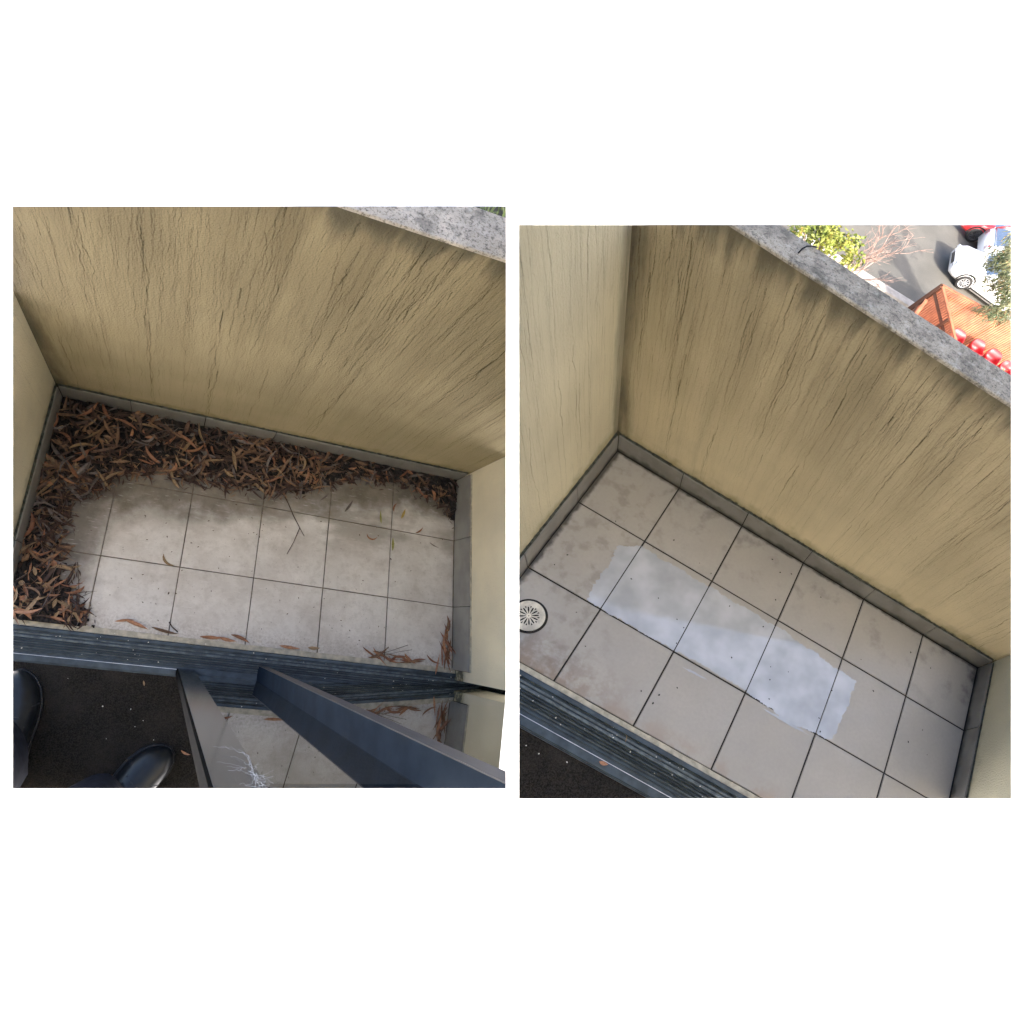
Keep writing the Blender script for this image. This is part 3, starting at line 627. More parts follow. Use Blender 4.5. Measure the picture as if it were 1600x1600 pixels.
one('dry_leaf', m_leaf[5], 'rust sickle leaf below the pale yellow leaf', **LA(px=.893, py=-.205, pz=0, ang=.85, l=.036, w=.006, bend=.9, curl=.4))
one('dry_leaf', m_leaf[4], 'dark grey leaf near the right skirting', **LA(px=.944, py=-.247, pz=0, ang=-.35, l=.036, w=.004, bend=.5, curl=.3))
one('dry_leaf', m_leaf[4], 'charcoal grey leaf pointing at the grout crossing below the heap', **LA(px=.6576, py=-.166, pz=0, ang=1.1, l=.05, w=.008, bend=.2, curl=.3))
one('dry_leaf', m_leaf[4], 'grey leaf at the ragged edge of the heap', **LA(px=.58, py=-.15, pz=0, ang=.9, l=.04, w=.006, bend=.3, curl=.3))
one('dry_leaf', m_leaf[4], 'small mauve grey leaf at the left edge of the mulch', **LA(px=-.022, py=-.25, pz=.004, ang=.6, l=.06, w=.007, bend=.2, curl=.3))
# leaves along the sill
fr = [(.309, -.628, .05, .06, 3, 'orange leaf lying on the sill edge left of the pair'), (.385, -.62, -.35, .055, 5, 'rust leaf leaning against the sill in the middle of the door'),
      (.35, -.627, -.1, .05, 3, 'orange leaf between two others on the sill edge'), (.52, -.632, -.05, .06, 3, 'broad orange leaf flat against the sill strip'),
      (.588, -.624, .1, .035, 2, 'curled pale peach leaf beside the broad orange leaf'), (.19, -.628, -.15, .07, 0, 'brown leaf trailing along the sill from the drift'),
      (.12, -.617, -.3, .06, 3, 'bright orange crumpled leaf at the end of the sill drift'), (.09, -.606, .2, .05, 3, 'orange crumpled leaf on the sill drift next to the brightest one')]
for x, y, a, l, c, lb in fr:
    one('dry_leaf', m_leaf[c], lb, **LA(px=x, py=y, pz=.004, ang=a, l=l, w=.011, bend=random.uniform(-.5, .5), curl=.5, roll=random.gauss(0, .4)))
for k in range(16):
    x = random.uniform(.70, .97); v, f = leaf_at(x, -.631 + random.uniform(0, .014), .006, random.gauss(-.1, .35), random.uniform(.04, .075), random.uniform(.006, .011), random.uniform(-1, 1), .5, random.gauss(0, .15), random.gauss(0, .6), random.gauss(0, .8))
    c = random.choice((3, 5, 5, 0))
    tag(MB().add(v, f).build('dry_leaf', m_leaf[c], F, None, True, False, fixn=False), ('brown', '', '', 'orange', '', 'rust')[c] + ' leaf in the small sill drift ' + ('touching the corner bunch' if x > .88 else 'below the thin stalks' if x > .79 else 'farthest from the corner bunch'), 'leaf', 'leaves in the right sill drift')
for k in range(17):
    y = random.uniform(-.63, -.49); t = (-.49 - y) / .14
    v, f = leaf_at(.995 - random.uniform(0, .035) * t, y, .008 + .01 * random.random(), 1.57 + random.gauss(.1, .22), random.uniform(.05, .085), random.uniform(.007, .011), random.uniform(-.6, .6), .5, random.gauss(0, .2), random.gauss(0, .7), random.gauss(0, .8))
    c = random.choice((5, 5, 3, 0))
    tag(MB().add(v, f).build('dry_leaf', m_leaf[c], F, None, True, False, fixn=False), ('brown', '', '', 'orange', '', 'rust')[c] + ' leaf in the ' + ('far tip' if t < .35 else 'middle' if t < .7 else 'foot') + ' of the bunch in the right sill corner', 'leaf', 'leaves bunched in the right sill corner')
one('dry_leaf', m_leaf[3], 'small orange leaf on the dark carpet near the door edge', **LA(px=.288, py=-.9305, pz=-.002, ang=-.3, l=.026, w=.006, bend=.9, curl=.5))
one('dry_leaf', m_leaf[2], 'tiny tan leaf scrap on the dark carpet by the threshold', **LA(px=.162, py=-.766, pz=-.002, ang=1.9, l=.014, w=.005, bend=.2, curl=.4))
def twig(pts, r, lb): return tag(MB().tube([(x, y, .003) for x, y in pts], r, 5).build('twig', m_twig, F, None, True, False), lb, 'twig')
tw = thing('twig', F, (.5134, -.2669, 0), 'forked thin twig lying across a grout line below the heap', 'twig')
MB().tube([(.452, -.165, .003), (.472, -.195, .003), (.49, -.23, .004), (.5134, -.2669, .003), (.5292, -.291, .003)], [.0018, .0015, .0013, .0012, .0008], 5).build('main_stem', m_twig, F, tw, True, False)
MB().tube([(.5134, -.2669, .003), (.50, -.315, .004), (.4844, -.3563, .003)], [.0011, .001, .0007], 5).build('side_stem', m_twig, F, tw, True, False)
twig([(.197, -.60), (.206, -.612), (.222, -.624)], .0016, 'short black twig on the tile by the sill')
twig([(.79, -.617), (.83, -.6), (.87, -.582)], .0007, 'thin stalk rising from the right sill drift'); twig([(.80, -.62), (.845, -.605), (.883, -.595)], .0006, 'thinner stalk beside the rising one at the right sill drift')
twig([(-.05, -.47), (-.038, -.52), (-.025, -.575)], .0008, 'thin upright stalk at the edge of the left drift')
# crumbs on the tiles
m = MB()
for k in range(120):
    x = random.uniform(-.05, 1.0); y = random.uniform(-.63, -.2); s_ = random.uniform(.0006, .0022) * (1.4 if random.random() < .1 else 1); v, f = leaf_at(x, y, .0005, random.uniform(0, 6.28), s_ * 3, s_ * 1.3, .4, 0); m.add(v, f)
tag(m.build('crumbs', m_twig, F, fill=False, fixn=False), 'dark crumbs and grit strewn over the left tiles', 'grit', kind='stuff')

# ------------------------------------------------------------------ right balcony: drain, water film, small litter
F = RIGHT
dr = thing('floor_drain', F, (-.118, -.524, 0), 'round white plastic floor drain grate in the corner tile', 'drain')
def disc_ring(mb, c, r0, r1, z0, z1, n=40):
    v = []; f = []
    for k in range(n):
        a = 2 * math.pi * k / n; ca, sa = math.cos(a), math.sin(a)
        v += [(c[0] + r0 * ca, c[1] + r0 * sa, z0), (c[0] + r1 * ca, c[1] + r1 * sa, z0), (c[0] + r1 * ca, c[1] + r1 * sa, z1), (c[0] + r0 * ca, c[1] + r0 * sa, z1)]
    for k in range(n):
        a = 4 * k; b = 4 * ((k + 1) % n)
        f += [(a, a + 1, b + 1, b), (a + 1, a + 2, b + 2, b + 1), (a + 2, a + 3, b + 3, b + 2), (a + 3, a, b, b + 3)]
    mb.add(v, f)
m_hole = plain('drain_dark', (0.012, 0.011, 0.01), 0.8); m_grate = plain('ivory_plastic', (0.6, 0.57, 0.49), 0.5, var=0.25, sc=50)
cd = (-.1255, -.5275)
q = MB(); disc_ring(q, cd, 0.0005, .0418, .0012, .0020); q.build('rim_gap', m_hole, F, dr)
q = MB(); disc_ring(q, cd, .0015, .0362, .0021, .0042); q.build('grate_plate', m_grate, F, dr)
q = MB(); disc_ring(q, cd, .0335, .0362, .0043, .0052); q.build('grate_ring', m_grate, F, dr)
for k in range(12):
    for (r0, r1, wm, off) in ((.0055, .0215, .0017, 0), (.0185, .0235, .0019, .5)):
        a = 2 * math.pi * (k + off) / 12 + .08; ca, sa = math.cos(a), math.sin(a)
        prof = ((r0, .0004), (r0 * .45 + r1 * .55, wm), (r1, wm * .8)) if off == 0 else ((r0, .0003), (r1, wm))
        pts = [(cd[0] + r * ca - w_ * sa, cd[1] + r * sa + w_ * ca) for r, w_ in prof] + [(cd[0] + r * ca + w_ * sa, cd[1] + r * sa - w_ * ca) for r, w_ in reversed(prof)]; n_ = len(pts)
        q = MB(); q.add([(x, y, .0036) for x, y in pts] + [(x, y, .00435) for x, y in pts], [tuple(range(n_))[::-1], tuple(range(n_, 2 * n_))] + [(i, (i + 1) % n_, (i + 1) % n_ + n_, i + n_) for i in range(n_)]); q.build('grate_slot', m_hole, F, dr)
# film of water, its sky sheen put into the pale blue base colour: ragged strip lying in the middle row of tiles
g = Nd('water_film'); p = g.lp()
n1 = g.noise(p, 14, 3); g.put(g.b.inputs['Base Color'], g.mix(g.rm(n1, .3, .7), (0.47, 0.50, 0.545), (0.55, 0.58, 0.63)))
g.b.inputs['Roughness'].default_value = 0.06; g.b.inputs['IOR'].default_value = 1.7; g.b.inputs['Specular IOR Level'].default_value = 0.7
g.bump(g.noise(p, 22, 2), 0.06, 0.002); m_water = g.m
g.put(g.b.inputs['Alpha'], g.rm(g.noise(p, 7, 3), .3, .68, .78, .97))
def rag(t, seed, amp=.008):
    return amp * (math.sin(t * 61 + seed) * .5 + math.sin(t * 143 + seed * 2.3) * .3 + math.sin(t * 307 + seed * 1.7) * .25) + random.uniform(-.0022, .0022)
wf = MB(); n = 260; xa, xb = -.05, .662; top = []; bot = []
for i in range(n + 1):
    t = i / n; x = xa + (xb - xa) * t
    yt = -.222 + rag(x, 1.0, .0045) - .022 * max(0, (x - .42)) / .24 - (.03 * max(0, (.0 - x) / .05) if x < 0 else 0)
    yb = -.4235 + rag(x, 4.0, .003) + (.0 if x < .2 else .004) - .016 * math.exp(-((x - .52) / .08) ** 2)
    top.append((x + rag(t, 9, .002) * .3, yt)); bot.append((x + .012 * (1 - t) - .0 * t, yb))
pud = thing('puddle', F, (.3, -.32, 0), 'long ragged-edged film of water shining across the middle row of tiles', 'puddle')
rows = 40
def edges_at(x): return np.interp(x, [q[0] for q in top], [q[1] for q in top]), np.interp(x, [q[0] for q in bot], [q[1] for q in bot])
for c0_, c1_, first, last in ((-.05, -.0013, 1, 0), (.0013, .1987, 0, 0), (.2013, .3987, 0, 0), (.4013, .5987, 0, 0), (.6013, .655, 0, 1)):
    wf = MB(); V = []; nn = max(14, int((c1_ - c0_) / .0022)); bl = np.cumsum(rng.normal(size=rows + 1)) * .0011; bl -= np.linspace(bl[0], bl[-1], rows + 1); bl += rng.normal(size=rows + 1) * .0022
    for i in range(nn + 1):
        for j in range(rows + 1):
            s_ = j / rows; xl = c0_ + (bl[j] - .0 + .012 * s_ if first else 0); xh = c1_ + (bl[j] - .014 * s_ * s_ + .010 * (1 - s_) * 0 if last else 0)
            x = xl + (xh - xl) * i / nn; yt, yb = edges_at(x); V.append((x, yt * (1 - s_) + yb * s_, .0016))
    wf.add(V, [(i * (rows + 1) + j, i * (rows + 1) + j + 1, (i + 1) * (rows + 1) + j + 1, (i + 1) * (rows + 1) + j) for i in range(nn) for j in range(rows)])
    wf.build('water_sheet', m_water, F, pud, True, False)
def patch(cx, cy, a, b, ang):
    q = MB(); N_ = 40; c_, s_ = math.cos(ang), math.sin(ang); pts = []
    for k in range(N_):
        th = 2 * math.pi * k / N_; r = 1 + random.uniform(-.35, .2); x, y = a * r * math.cos(th), b * r * math.sin(th); pts.append((cx + c_ * x - s_ * y, cy + s_ * x + c_ * y, .0017))
    q.add(pts + [(cx, cy, .0019)], [(k, (k + 1) % N_, N_) for k in range(N_)]); q.build('splash', m_water, F, pud, True, False)
patch(.27, -.447, .03, .003, .05); patch(.52, -.438, .06, .004, 0)
m = MB()
for k in range(46):
    x = random.uniform(-.15, .95); y = random.uniform(-.6, -.02); s_ = random.uniform(.0008, .002); a = random.uniform(0, 3)
    v, f = leaf_mesh(s_ * 3, s_ * 2, .4, .2, 4); m.add(v @ np.array([[math.cos(a), -math.sin(a), 0], [math.sin(a), math.cos(a), 0], [0, 0, 1]]).T + np.array([x, y, .0022]), f)
tag(m.build('crumbs', m_hole, F, fill=False, fixn=False), 'black crumbs dotted over the washed tiles', 'grit', kind='stuff')
def rleaf(x, y, z, a, l, w, mt, lb):
    v, f = leaf_mesh(l, w, .5, .4); v = v @ np.array([[math.cos(a), -math.sin(a), 0], [math.sin(a), math.cos(a), 0], [0, 0, 1]]).T + np.array([x, y, z])
    tag(MB().add(v, f).build('dry_leaf', mt, F, None, True, False, fixn=False), lb, 'leaf')
rleaf(.183, -.728, .010, .2, .020, .009, m_leaf[3], 'crumpled rust leaf caught on the bright threshold edge')
rleaf(.2, -.66, .011, 1.9, .016, .002, m_leaf[2], 'short tan stalk lying across the right door track')
tag(MB().tube([(.0815, .0331, .753), (.0835, .043, .757), (.0871, .0529, .758), (.094, .064, .757), (.1012, .0741, .754)], .0013, 6).build('twig', m_hole, F, None, True), 'thin black twig arching over the lichened coping', 'twig')

# ------------------------------------------------------------------ car park below the right balcony
g = Nd('asphalt'); p = g.lp(); col = g.mix(g.rm(g.noise(p, 0.5, 5), .3, .7), (0.10, 0.096, 0.083), (0.14, 0.133, 0.116)); col = g.mix(g.rm(g.noise(p, 26, 3), .3, .7, 0, .3), col, (0.04, 0.04, 0.04)); m_asph = g.end(col, .9)
m_conc = plain('kerb_concrete', (0.36, 0.34, 0.31), .9, var=.2, sc=3)
structure(MB().box((10, 8, -.4), (60, 60, 0)).build('car_park', m_asph, YARD))
def path_box(mb, a, b, w, z0, z1):
    a = np.array(a); b = np.array(b); t = (b - a) / np.linalg.norm(b - a); n_ = np.array([-t[1], t[0]]) * w / 2
    q = [a - n_, b - n_, b + n_, a + n_]; mb.add([(*x, z0) for x in q] + [(*x, z1) for x in q], [(3, 2, 1, 0), (4, 5, 6, 7)] + [(i, (i + 1) % 4, (i + 1) % 4 + 4, i + 4) for i in range(4)])
q = MB(); path_box(q, (16.5, 19.08), (24.2, 16.2), .42, .004, .13); structure(q.build('kerb', m_conc, YARD))
q = MB(); path_box(q, (14.0, 17.6), (25, 13.6), 4.4, .003, .02); structure(q.build('pavement', plain('paving', (0.10, 0.095, 0.085), .9, var=.2, sc=2), YARD))

m_tyre = plain('tyre', (0.018, 0.018, 0.019), .75); m_alloy = plain('alloy', (0.55, 0.56, 0.57), .35, .6); m_alloyd = plain('dark_alloy', (0.06, 0.06, 0.065), .4, .5)
m_black = plain('black_trim', (0.015, 0.015, 0.016), .5); m_cglass = plain('car_glass', (0.35, 0.40, 0.45), .06, .8, .8, var=.05)
def paint(nm, c):
    m_ = plain(nm, c, .3, 0, .5, var=.02, sc=2); b = m_.node_tree.nodes['Principled BSDF']; b.inputs['Coat Weight'].default_value = 1; b.inputs['Coat Roughness'].default_value = .04; return m_
m_white = paint('white_paint', (0.78, 0.79, 0.8)); m_red = paint('red_paint', (0.42, 0.02, 0.025)); m_lens = plain('red_lens', (0.5, 0.02, 0.02), .15); m_lamp = plain('clear_lens', (0.6, 0.63, 0.66), .1)
def car(pos, head, col, label, alloy, name='parked_car'):
    """pos: ground point under the middle of the near front wheel, near side = right-hand normal of heading reversed; local x forward, y away from the near side"""
    hx = np.array([head[0], head[1], 0.0]); hx /= np.linalg.norm(hx); hy = np.array([hx[1], -hx[0], 0])     # hy: away from the viewer
    if hy @ np.array([1, 1, 0]) < 0: hy = -hy
    R3 = np.stack([hx, hy, [0, 0, 1]], 1); T3 = np.array([pos[0], pos[1], 0.004]); mt = (R3, T3)
    t = thing(name, YARD, (pos[0], pos[1], 0), label, 'car', 'cars in the car park')
    Wd = 1.8; c0 = Wd / 2
    def sect(x, hw, zb, zs, zt, hwt):
        q = [(-hw * .93, zb), (-hw, zb + .12), (-hw, (zb + zs) / 2), (-hw * .985, zs), (-hwt, zt - .03), (-hwt * .85, zt)]
        q = q + [(-a, b) for a, b in reversed(q)]; return [(x, c0 + a, b) for a, b in q]
    body = MB(); body.loft([sect(.92, .62, .42, .6, .68, .5), sect(.86, .78, .28, .66, .76, .66), sect(.6, .87, .24, .78, .9, .76), sect(.1, .9, .22, .86, .98, .8), sect(-.35, .9, .22, .92, 1.03, .82), sect(-1.6, .9, .22, .95, 1.05, .84), sect(-2.9, .9, .24, .95, 1.06, .84), sect(-3.35, .88, .3, .93, 1.05, .8), sect(-3.5, .8, .4, .85, .98, .72)])
    b = body.build('body', col, YARD, t, True, True, mt)
    cab = MB(); gl = lambda x, hw, z0, z1, hw1: [(x, c0 - hw, z0), (x, c0 - hw1, z1), (x, c0 + hw1, z1), (x, c0 + hw, z0)]
    cab.loft([gl(-.38, .80, 1.0, 1.03, .78), gl(-1.05, .82, 1.0, 1.52, .64), gl(-2.5, .82, 1.0, 1.55, .64), gl(-3.3, .80, 1.0, 1.12, .74)]); cab.build('window_glass', m_cglass, YARD, t, False, True, mt)
    rf = MB(); rf.loft([[(x, c0 - w, z - .03), (x, c0 - w * .9, z), (x, c0 + w * .9, z), (x, c0 + w, z - .03)] for x, w, z in ((-1.0, .66, 1.53), (-1.2, .67, 1.57), (-2.4, .67, 1.6), (-2.75, .69, 1.5))]); rf.build('roof', col, YARD, t, True, True, mt)
    for y_ in (c0 - .74, c0 + .74):
        s_ = 1 if y_ > c0 else -1
        for a, bb in (((-.42, y_ + .04 * s_, 1.02), (-1.08, y_ - .1 * s_, 1.54)), ((-1.75, y_ + .07 * s_, 1.02), (-1.8, y_ - .09 * s_, 1.55)), ((-3.25, y_ + .04 * s_, 1.05), (-2.55, y_ - .09 * s_, 1.55))):
            MB().tube([a, bb], .045, 6).build('pillar', col, YARD, t, True, True, mt)
    for wx in (0, -2.7):
        for wy, s_ in ((-.01, -1), (Wd - .0, 1)):
            w_ = MB()
            for k in range(24):
                pass
            rings = [[(wx + r * math.cos(a), wy + dy * -s_, .345 + r * math.sin(a)) for a in np.linspace(0, 2 * math.pi, 29)[:-1]] for r, dy in ((.22, .0), (.30, -.012), (.335, .02), (.345, .06), (.345, .17), (.3, .21))]
            ty = MB(); ty.loft(rings); wh = ty.build('wheel', m_tyre, YARD, t, True, True, mt)
            ar = MB(); ar.loft([[(wx + r * math.cos(a), wy + dy * -s_, .35 + r * math.sin(a)) for a in np.linspace(-.25, math.pi + .25, 24)] for r, dy in ((.43, .012), (.36, .006), (.36, .1))], cap=False, closed=False); ar.build('wheel_arch', m_black, YARD, t, True, False, mt)
            if wh is None: continue
            rm = MB(); rm.loft([[(wx + r * math.cos(a), wy + dy * -s_, .345 + r * math.sin(a)) for a in np.linspace(0, 2 * math.pi, 25)[:-1]] for r, dy in ((.225, -.012), (.195, -.014), (.19, .03))], cap=False); rm.build('rim', alloy, YARD, wh, True, False, mt)
            sp = MB()
            for k in range(10):
                a = 2 * math.pi * k / 10; sp.tube([(wx + .03 * math.cos(a), wy - .012 * -s_, .345 + .03 * math.sin(a)), (wx + .2 * math.cos(a), wy - .008 * -s_, .345 + .2 * math.sin(a))], .017, 4)
            sp.build('spokes', alloy, YARD, wh, False, False, mt)
    for y_ in (c0 - .63, c0 + .63):
        MB().box((.74, y_ - .14, .62), (.9, y_ + .14, .74), .02).build('headlight', m_lamp, YARD, t, False, True, mt)
        MB().box((-3.5, y_ - .13, .72), (-3.38, y_ + .13, .98), .02).build('tail_light', m_lens, YARD, t, False, True, mt)
    MB().box((.80, c0 - .42, .42), (.925, c0 + .42, .6), .02).build('grille', m_black, YARD, t, False, True, mt)
    MB().box((-2.35, -.012, .3), (-.36, .02, .37)).build('side_sill', m_black, YARD, t, False, True, mt)
    for y_ in (-.1, Wd + .1): MB().box((-.62, y_ - .09, .98), (-.5, y_ + .09, 1.1), .03).build('mirror', col, YARD, t, True, True, mt)
    return t
car((25.59, 18.96), (-.889, .457), m_white, 'white car with its front towards the slatted timber screen', m_alloy)
car((27.7, 22.5), (-.889, .457), m_red, 'red car with dark wheels at the top edge of the car park', m_alloyd)
car((30.2, 19.3), (.889, -.457), m_white, 'white car with a red tail light between the red and the front car', m_alloy)

# slatted timber screen
m_tim = plain('terracotta_timber', (0.36, 0.125, 0.06), .7, var=.25, sc=3); m_timd = plain('dark_timber', (0.13, 0.055, 0.03), .8, var=.2, sc=3)
sf = thing('slatted_screen', YARD, (24.0, 16.5, 0), 'terracotta slatted timber screen around the seats in the car park', 'fence')
def screen(a, b, h, side):
    a = np.array(a, float); b = np.array(b, float); L_ = np.linalg.norm(b - a); t = (b - a) / L_; n_ = np.array([-t[1], t[0]]); k = int(L_ / .115)
    for i in range(k):
        c_ = a + t * (i + .5) * L_ / k; q = [c_ - t * .04 - n_ * .012, c_ + t * .04 - n_ * .012, c_ + t * .04 + n_ * .012, c_ - t * .04 + n_ * .012]
        MB().add([(*x, .03) for x in q] + [(*x, h + random.uniform(-.01, .01)) for x in q], [(3, 2, 1, 0), (4, 5, 6, 7)] + [(j, (j + 1) % 4, (j + 1) % 4 + 4, j + 4) for j in range(4)]).build('slat', m_tim, YARD, sf)
    for z in (.35, h - .32):
        q = MB(); path_box(q, a + n_ * .04 * side, b + n_ * .04 * side, .05, z, z + .09); q.build('rail', m_timd, YARD, sf)
    for i in range(int(L_ / 1.6) + 1):
        c_ = a + t * min(L_, i * 1.6) + n_ * .06 * side; MB().box((c_[0] - .045, c_[1] - .045, 0), (c_[0] + .045, c_[1] + .045, h + .03), .01).build('post', m_timd, YARD, sf)
    q = MB(); path_box(q, a, b, .12, h + .015, h + .055); q.build('cap_rail', m_tim, YARD, sf)
screen((21.3, 16.25), (26.5, 14.9), 1.8, 1); screen((21.25, 16.15), (20.95, 13.6), 1.8, -1); screen((20.6, 15.6), (18.6, 13.5), 1.5, -1)
# red tub chairs
m_rp = plain('red_plastic', (0.42, 0.015, 0.022), .45, 0, .5, var=.04)
for i, (x, y, a, lb) in enumerate(((23.2, 15.1, -.5, 'red moulded tub chair half hidden at the left end of the seats'), (24.25, 14.85, -.3, 'red moulded tub chair second from the dark corner of the screen'), (25.0, 14.55, -.7, 'red moulded tub chair third along the timber screen'), (25.6, 14.1, -.4, 'red moulded tub chair next to the yellow-green plant'))):
    t = thing('tub_chair', YARD, (x, y, 0), lb, 'chair', 'red chairs beside the timber screen'); ca, sa = math.cos(a), math.sin(a); mt = (np.array([[ca, -sa, 0], [sa, ca, 0], [0, 0, 1]]), np.array([x, y, .02]))
    rings = []
    for z, r, sq in ((.40, .05, 0), (.41, .2, 0), (.44, .27, 0), (.55, .31, .02), (.66, .33, .1), (.67, .30, .1), (.56, .28, .02), (.47, .24, 0), (.45, .05, 0)):
        se = lambda v_: math.copysign(abs(v_) ** .62, v_); rings.append([(r * .98 * se(math.cos(th)), r * .92 * se(math.sin(th)), z + sq * max(0, math.sin(th)) * 2.2) for th in np.linspace(0, 2 * math.pi, 33)[:-1]])
    s_ = MB(); s_.loft(rings); s_.build('seat_shell', m_rp, YARD, t, True, True, mt)
    for lx, ly in ((-.2, -.2), (.2, -.2), (-.2, .2), (.2, .2)): MB().tube([(lx * .7, ly * .7, .42), (lx, ly, 0)], .014, 6).build('leg', m_alloy, YARD, t, True, True, mt)

# ------------------------------------------------------------------ trees and plants
def foliage_mat(nm, a, b, c):
    g = Nd(nm); p = g.lp(); n_ = g.noise(p, 1.6, 3); col = g.mix(g.rm(n_, .35, .65), a, b); col = g.mix(g.rm(g.noise(p, 9, 2), .6, .72), col, c); g.b.inputs['Transmission Weight'].default_value = 0
    g.put(g.b.inputs['Subsurface Weight'], 0.0); return g.end(col, .55, 0, .4)
m_fol1 = foliage_mat('yellow_green_leaves', (0.09, 0.13, 0.02), (0.20, 0.21, 0.035), (0.26, 0.11, 0.03)); m_fol2 = foliage_mat('gum_leaves', (0.06, 0.085, 0.035), (0.15, 0.15, 0.07), (0.3, 0.15, 0.07))
m_bark = plain('bark', (0.15, 0.11, 0.09), .9, var=.3, sc=8); m_branch = plain('bare_branch', (0.26, 0.18, 0.15), .9, var=.2, sc=8)
def leaves(mb, centre, rad, count, l, w, droop):
    for k in range(count):
        d = rng.normal(size=3); d /= np.linalg.norm(d); p = np.array(centre) + d * np.array(rad) * rng.uniform(.35, 1.05)
        ax = rng.normal(size=3); ax[2] = ax[2] * (1 - droop) - droop * 1.6; ax /= np.linalg.norm(ax); s_ = np.cross(ax, rng.normal(size=3)); s_ /= np.linalg.norm(s_); ll = l * rng.uniform(.6, 1.3); ww = w * rng.uniform(.7, 1.2)
        nrm = np.cross(ax, s_) * ww * .3
        mb.add([p, p + ax * ll * .45 + s_ * ww / 2 + nrm, p + ax * ll, p + ax * ll * .45 - s_ * ww / 2 + nrm, p + ax * ll * .45], [(0, 1, 4), (1, 2, 4), (2, 3, 4), (3, 0, 4)])
t1 = thing('tree', YARD, (14.4, 14.6, 0), 'yellow-green leafy tree rising behind the lichened coping', 'tree')
q = MB(); q.tube([(14.4, 14.6, 0), (14.3, 14.7, 1.2), (14.2, 14.9, 2.3), (14.0, 15.0, 3.2)], [.12, .1, .07, .04], 8)
for c_ in ((13.2, 15.0, 3.0), (13.9, 14.9, 3.1), (14.6, 14.7, 2.9), (15.2, 14.5, 2.8)): q.tube([(14.25, 14.75, 1.6), tuple((np.array(c_) + (14.2, 14.8, 2.0)) / 2), c_], [.05, .035, .015], 6)
q.build('trunk', m_bark, YARD, t1, True, False)
cr_ = MB()
for k in range(26):
    s_ = rng.uniform(0, 1); cc = np.array((12.9, 15.1, 3.1)) * (1 - s_) + np.array((15.3, 14.45, 2.95)) * s_ + rng.normal(size=3) * (.25, .3, .3); leaves(cr_, cc, (.34, .34, .28), 46, .17, .11, .3)
cr_.build('crown', m_fol1, YARD, t1, False, False, fixn=False)
t1b = thing('bare_tree', YARD, (16.4, 15.2, 0), 'small bare twiggy tree beside the yellow-green leaves', 'tree')
q = MB()
def branch(p, d, l, r, dep):
    pts = [np.array(p)]; dd = np.array(d, float)
    for i in range(4): dd = dd + rng.normal(size=3) * .16; dd /= np.linalg.norm(dd); pts.append(pts[-1] + dd * l / 4)
    q.tube(pts, list(np.linspace(r, r * .5, 5)), 5 if dep > 1 else 4)
    if dep > 0:
        for i in range(4 if dep > 1 else 3):
            e = dd + rng.normal(size=3) * .55; e[2] += .25; branch(pts[random.choice((2, 3, 4))], e / np.linalg.norm(e), l * rng.uniform(.5, .75), r * .5, dep - 1)
branch((16.0, 14.75, 0), (.05, .05, 1), 1.5, .06, 0); branch((16.05, 14.8, 1.4), (.3, .25, 1), 1.3, .05, 3); branch((16.05, 14.8, 1.3), (.75, .35, .7), 1.5, .045, 3); branch((16.05, 14.8, 1.2), (-.2, .3, .9), 1.2, .04, 3); branch((16.05, 14.8, 1.2), (.6, .8, .8), 1.5, .04, 3)
q.build('branches', m_branch, YARD, t1b, True, False)
t2 = thing('gum_tree', YARD, (22.6, 14.6, 0), 'drooping gum tree hanging in front of the white car at the right edge', 'tree')
q = MB(); q.tube([(29, 15.5, 0), (27, 16.0, 2.6), (25, 16.2, 3.4), (23.2, 15.8, 3.6), (22.2, 15.0, 3.3)], [.14, .11, .06, .035, .015], 8); q.build('trunk', m_bark, YARD, t2, True, False)
cr_ = MB()
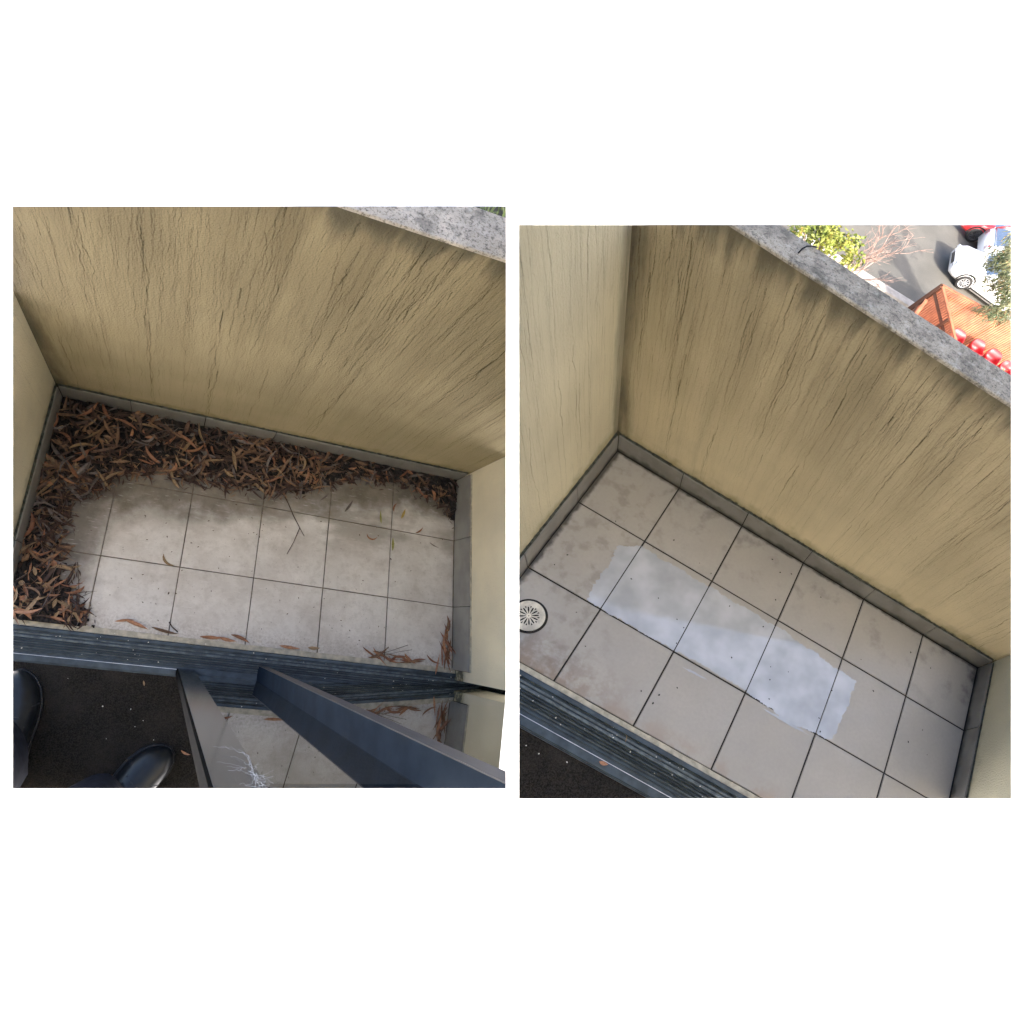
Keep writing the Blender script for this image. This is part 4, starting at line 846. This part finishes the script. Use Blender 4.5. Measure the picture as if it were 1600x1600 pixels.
for c_, n_, r_ in (((23.3, 16.6, 3.3), 40, .62), ((23.1, 15.7, 3.0), 28, .55), ((22.0, 14.55, 2.9), 8, .4), ((24.3, 18.0, 3.4), 30, .6), ((23.5, 15.0, 2.9), 20, .5)):
    for k in range(n_):
        cc = np.array(c_) + rng.normal(size=3) * r_ * .55; leaves(cr_, cc, (.2, .2, .34), 36, .3, .042, .8)
cr_.build('crown', m_fol2, YARD, t2, False, False, fixn=False)
def plant(x, y, r, h, lb, mt, fr):
    t = thing('plant', fr, (x, y, 0), lb, 'plant'); q = MB()
    for k in range(6): q.tube([(x, y, 0), (x + rng.normal() * r * .3, y + rng.normal() * r * .3, h * .6), (x + rng.normal() * r * .6, y + rng.normal() * r * .6, h)], [.02, .014, .006], 5)
    q.build('stems', m_bark, fr, t, True, False); c_ = MB()
    for k in range(14): leaves(c_, (x + rng.normal() * r * .5, y + rng.normal() * r * .5, h * rng.uniform(.5, 1)), (r * .4, r * .4, h * .2), 30, .14, .05, .2)
    c_.build('foliage', mt, fr, t, False, False, fixn=False)
plant(26.2, 13.9, .55, .8, 'yellow-green plant at the end of the row of red chairs', m_fol1, YARD)
# sliver of planting past the left parapet
structure(MB().box((-2, 12, -.4), (8, 24, 0.0)).build('garden_bed', plain('dark_soil', (0.03, 0.032, 0.025), .95), YARDL))
t3 = thing('shrub', YARDL, (3.6, 15.2, 0), 'dark strap-leaved shrub past the bright coping of the littered balcony', 'plant')
sb = MB()
for k in range(220):
    x, y = 3.5 + rng.normal() * .9, 15.4 + rng.normal() * .9; a = rng.uniform(0, 6.28); l_ = rng.uniform(.4, .9); dx, dy = math.cos(a) * l_ * .5, math.sin(a) * l_ * .5
    w_ = .025; px, py = -math.sin(a) * w_, math.cos(a) * w_
    sb.add([(x - px, y - py, 0), (x + px, y + py, 0), (x + dx * .5 + px, y + dy * .5 + py, l_ * .7), (x + dx * .5 - px, y + dy * .5 - py, l_ * .7), (x + dx, y + dy, l_ * .8)], [(0, 1, 2, 3), (3, 2, 4)])
sb.build('blades', foliage_mat('strap_leaves', (0.05, 0.09, 0.03), (0.12, 0.16, 0.06), (0.2, 0.2, 0.1)), YARDL, t3, False, False, fixn=False)
# drop things that fall wholly outside what is built
for o in [o for o in bpy.data.objects if o.type == 'EMPTY' and not o.children]: bpy.data.objects.remove(o)
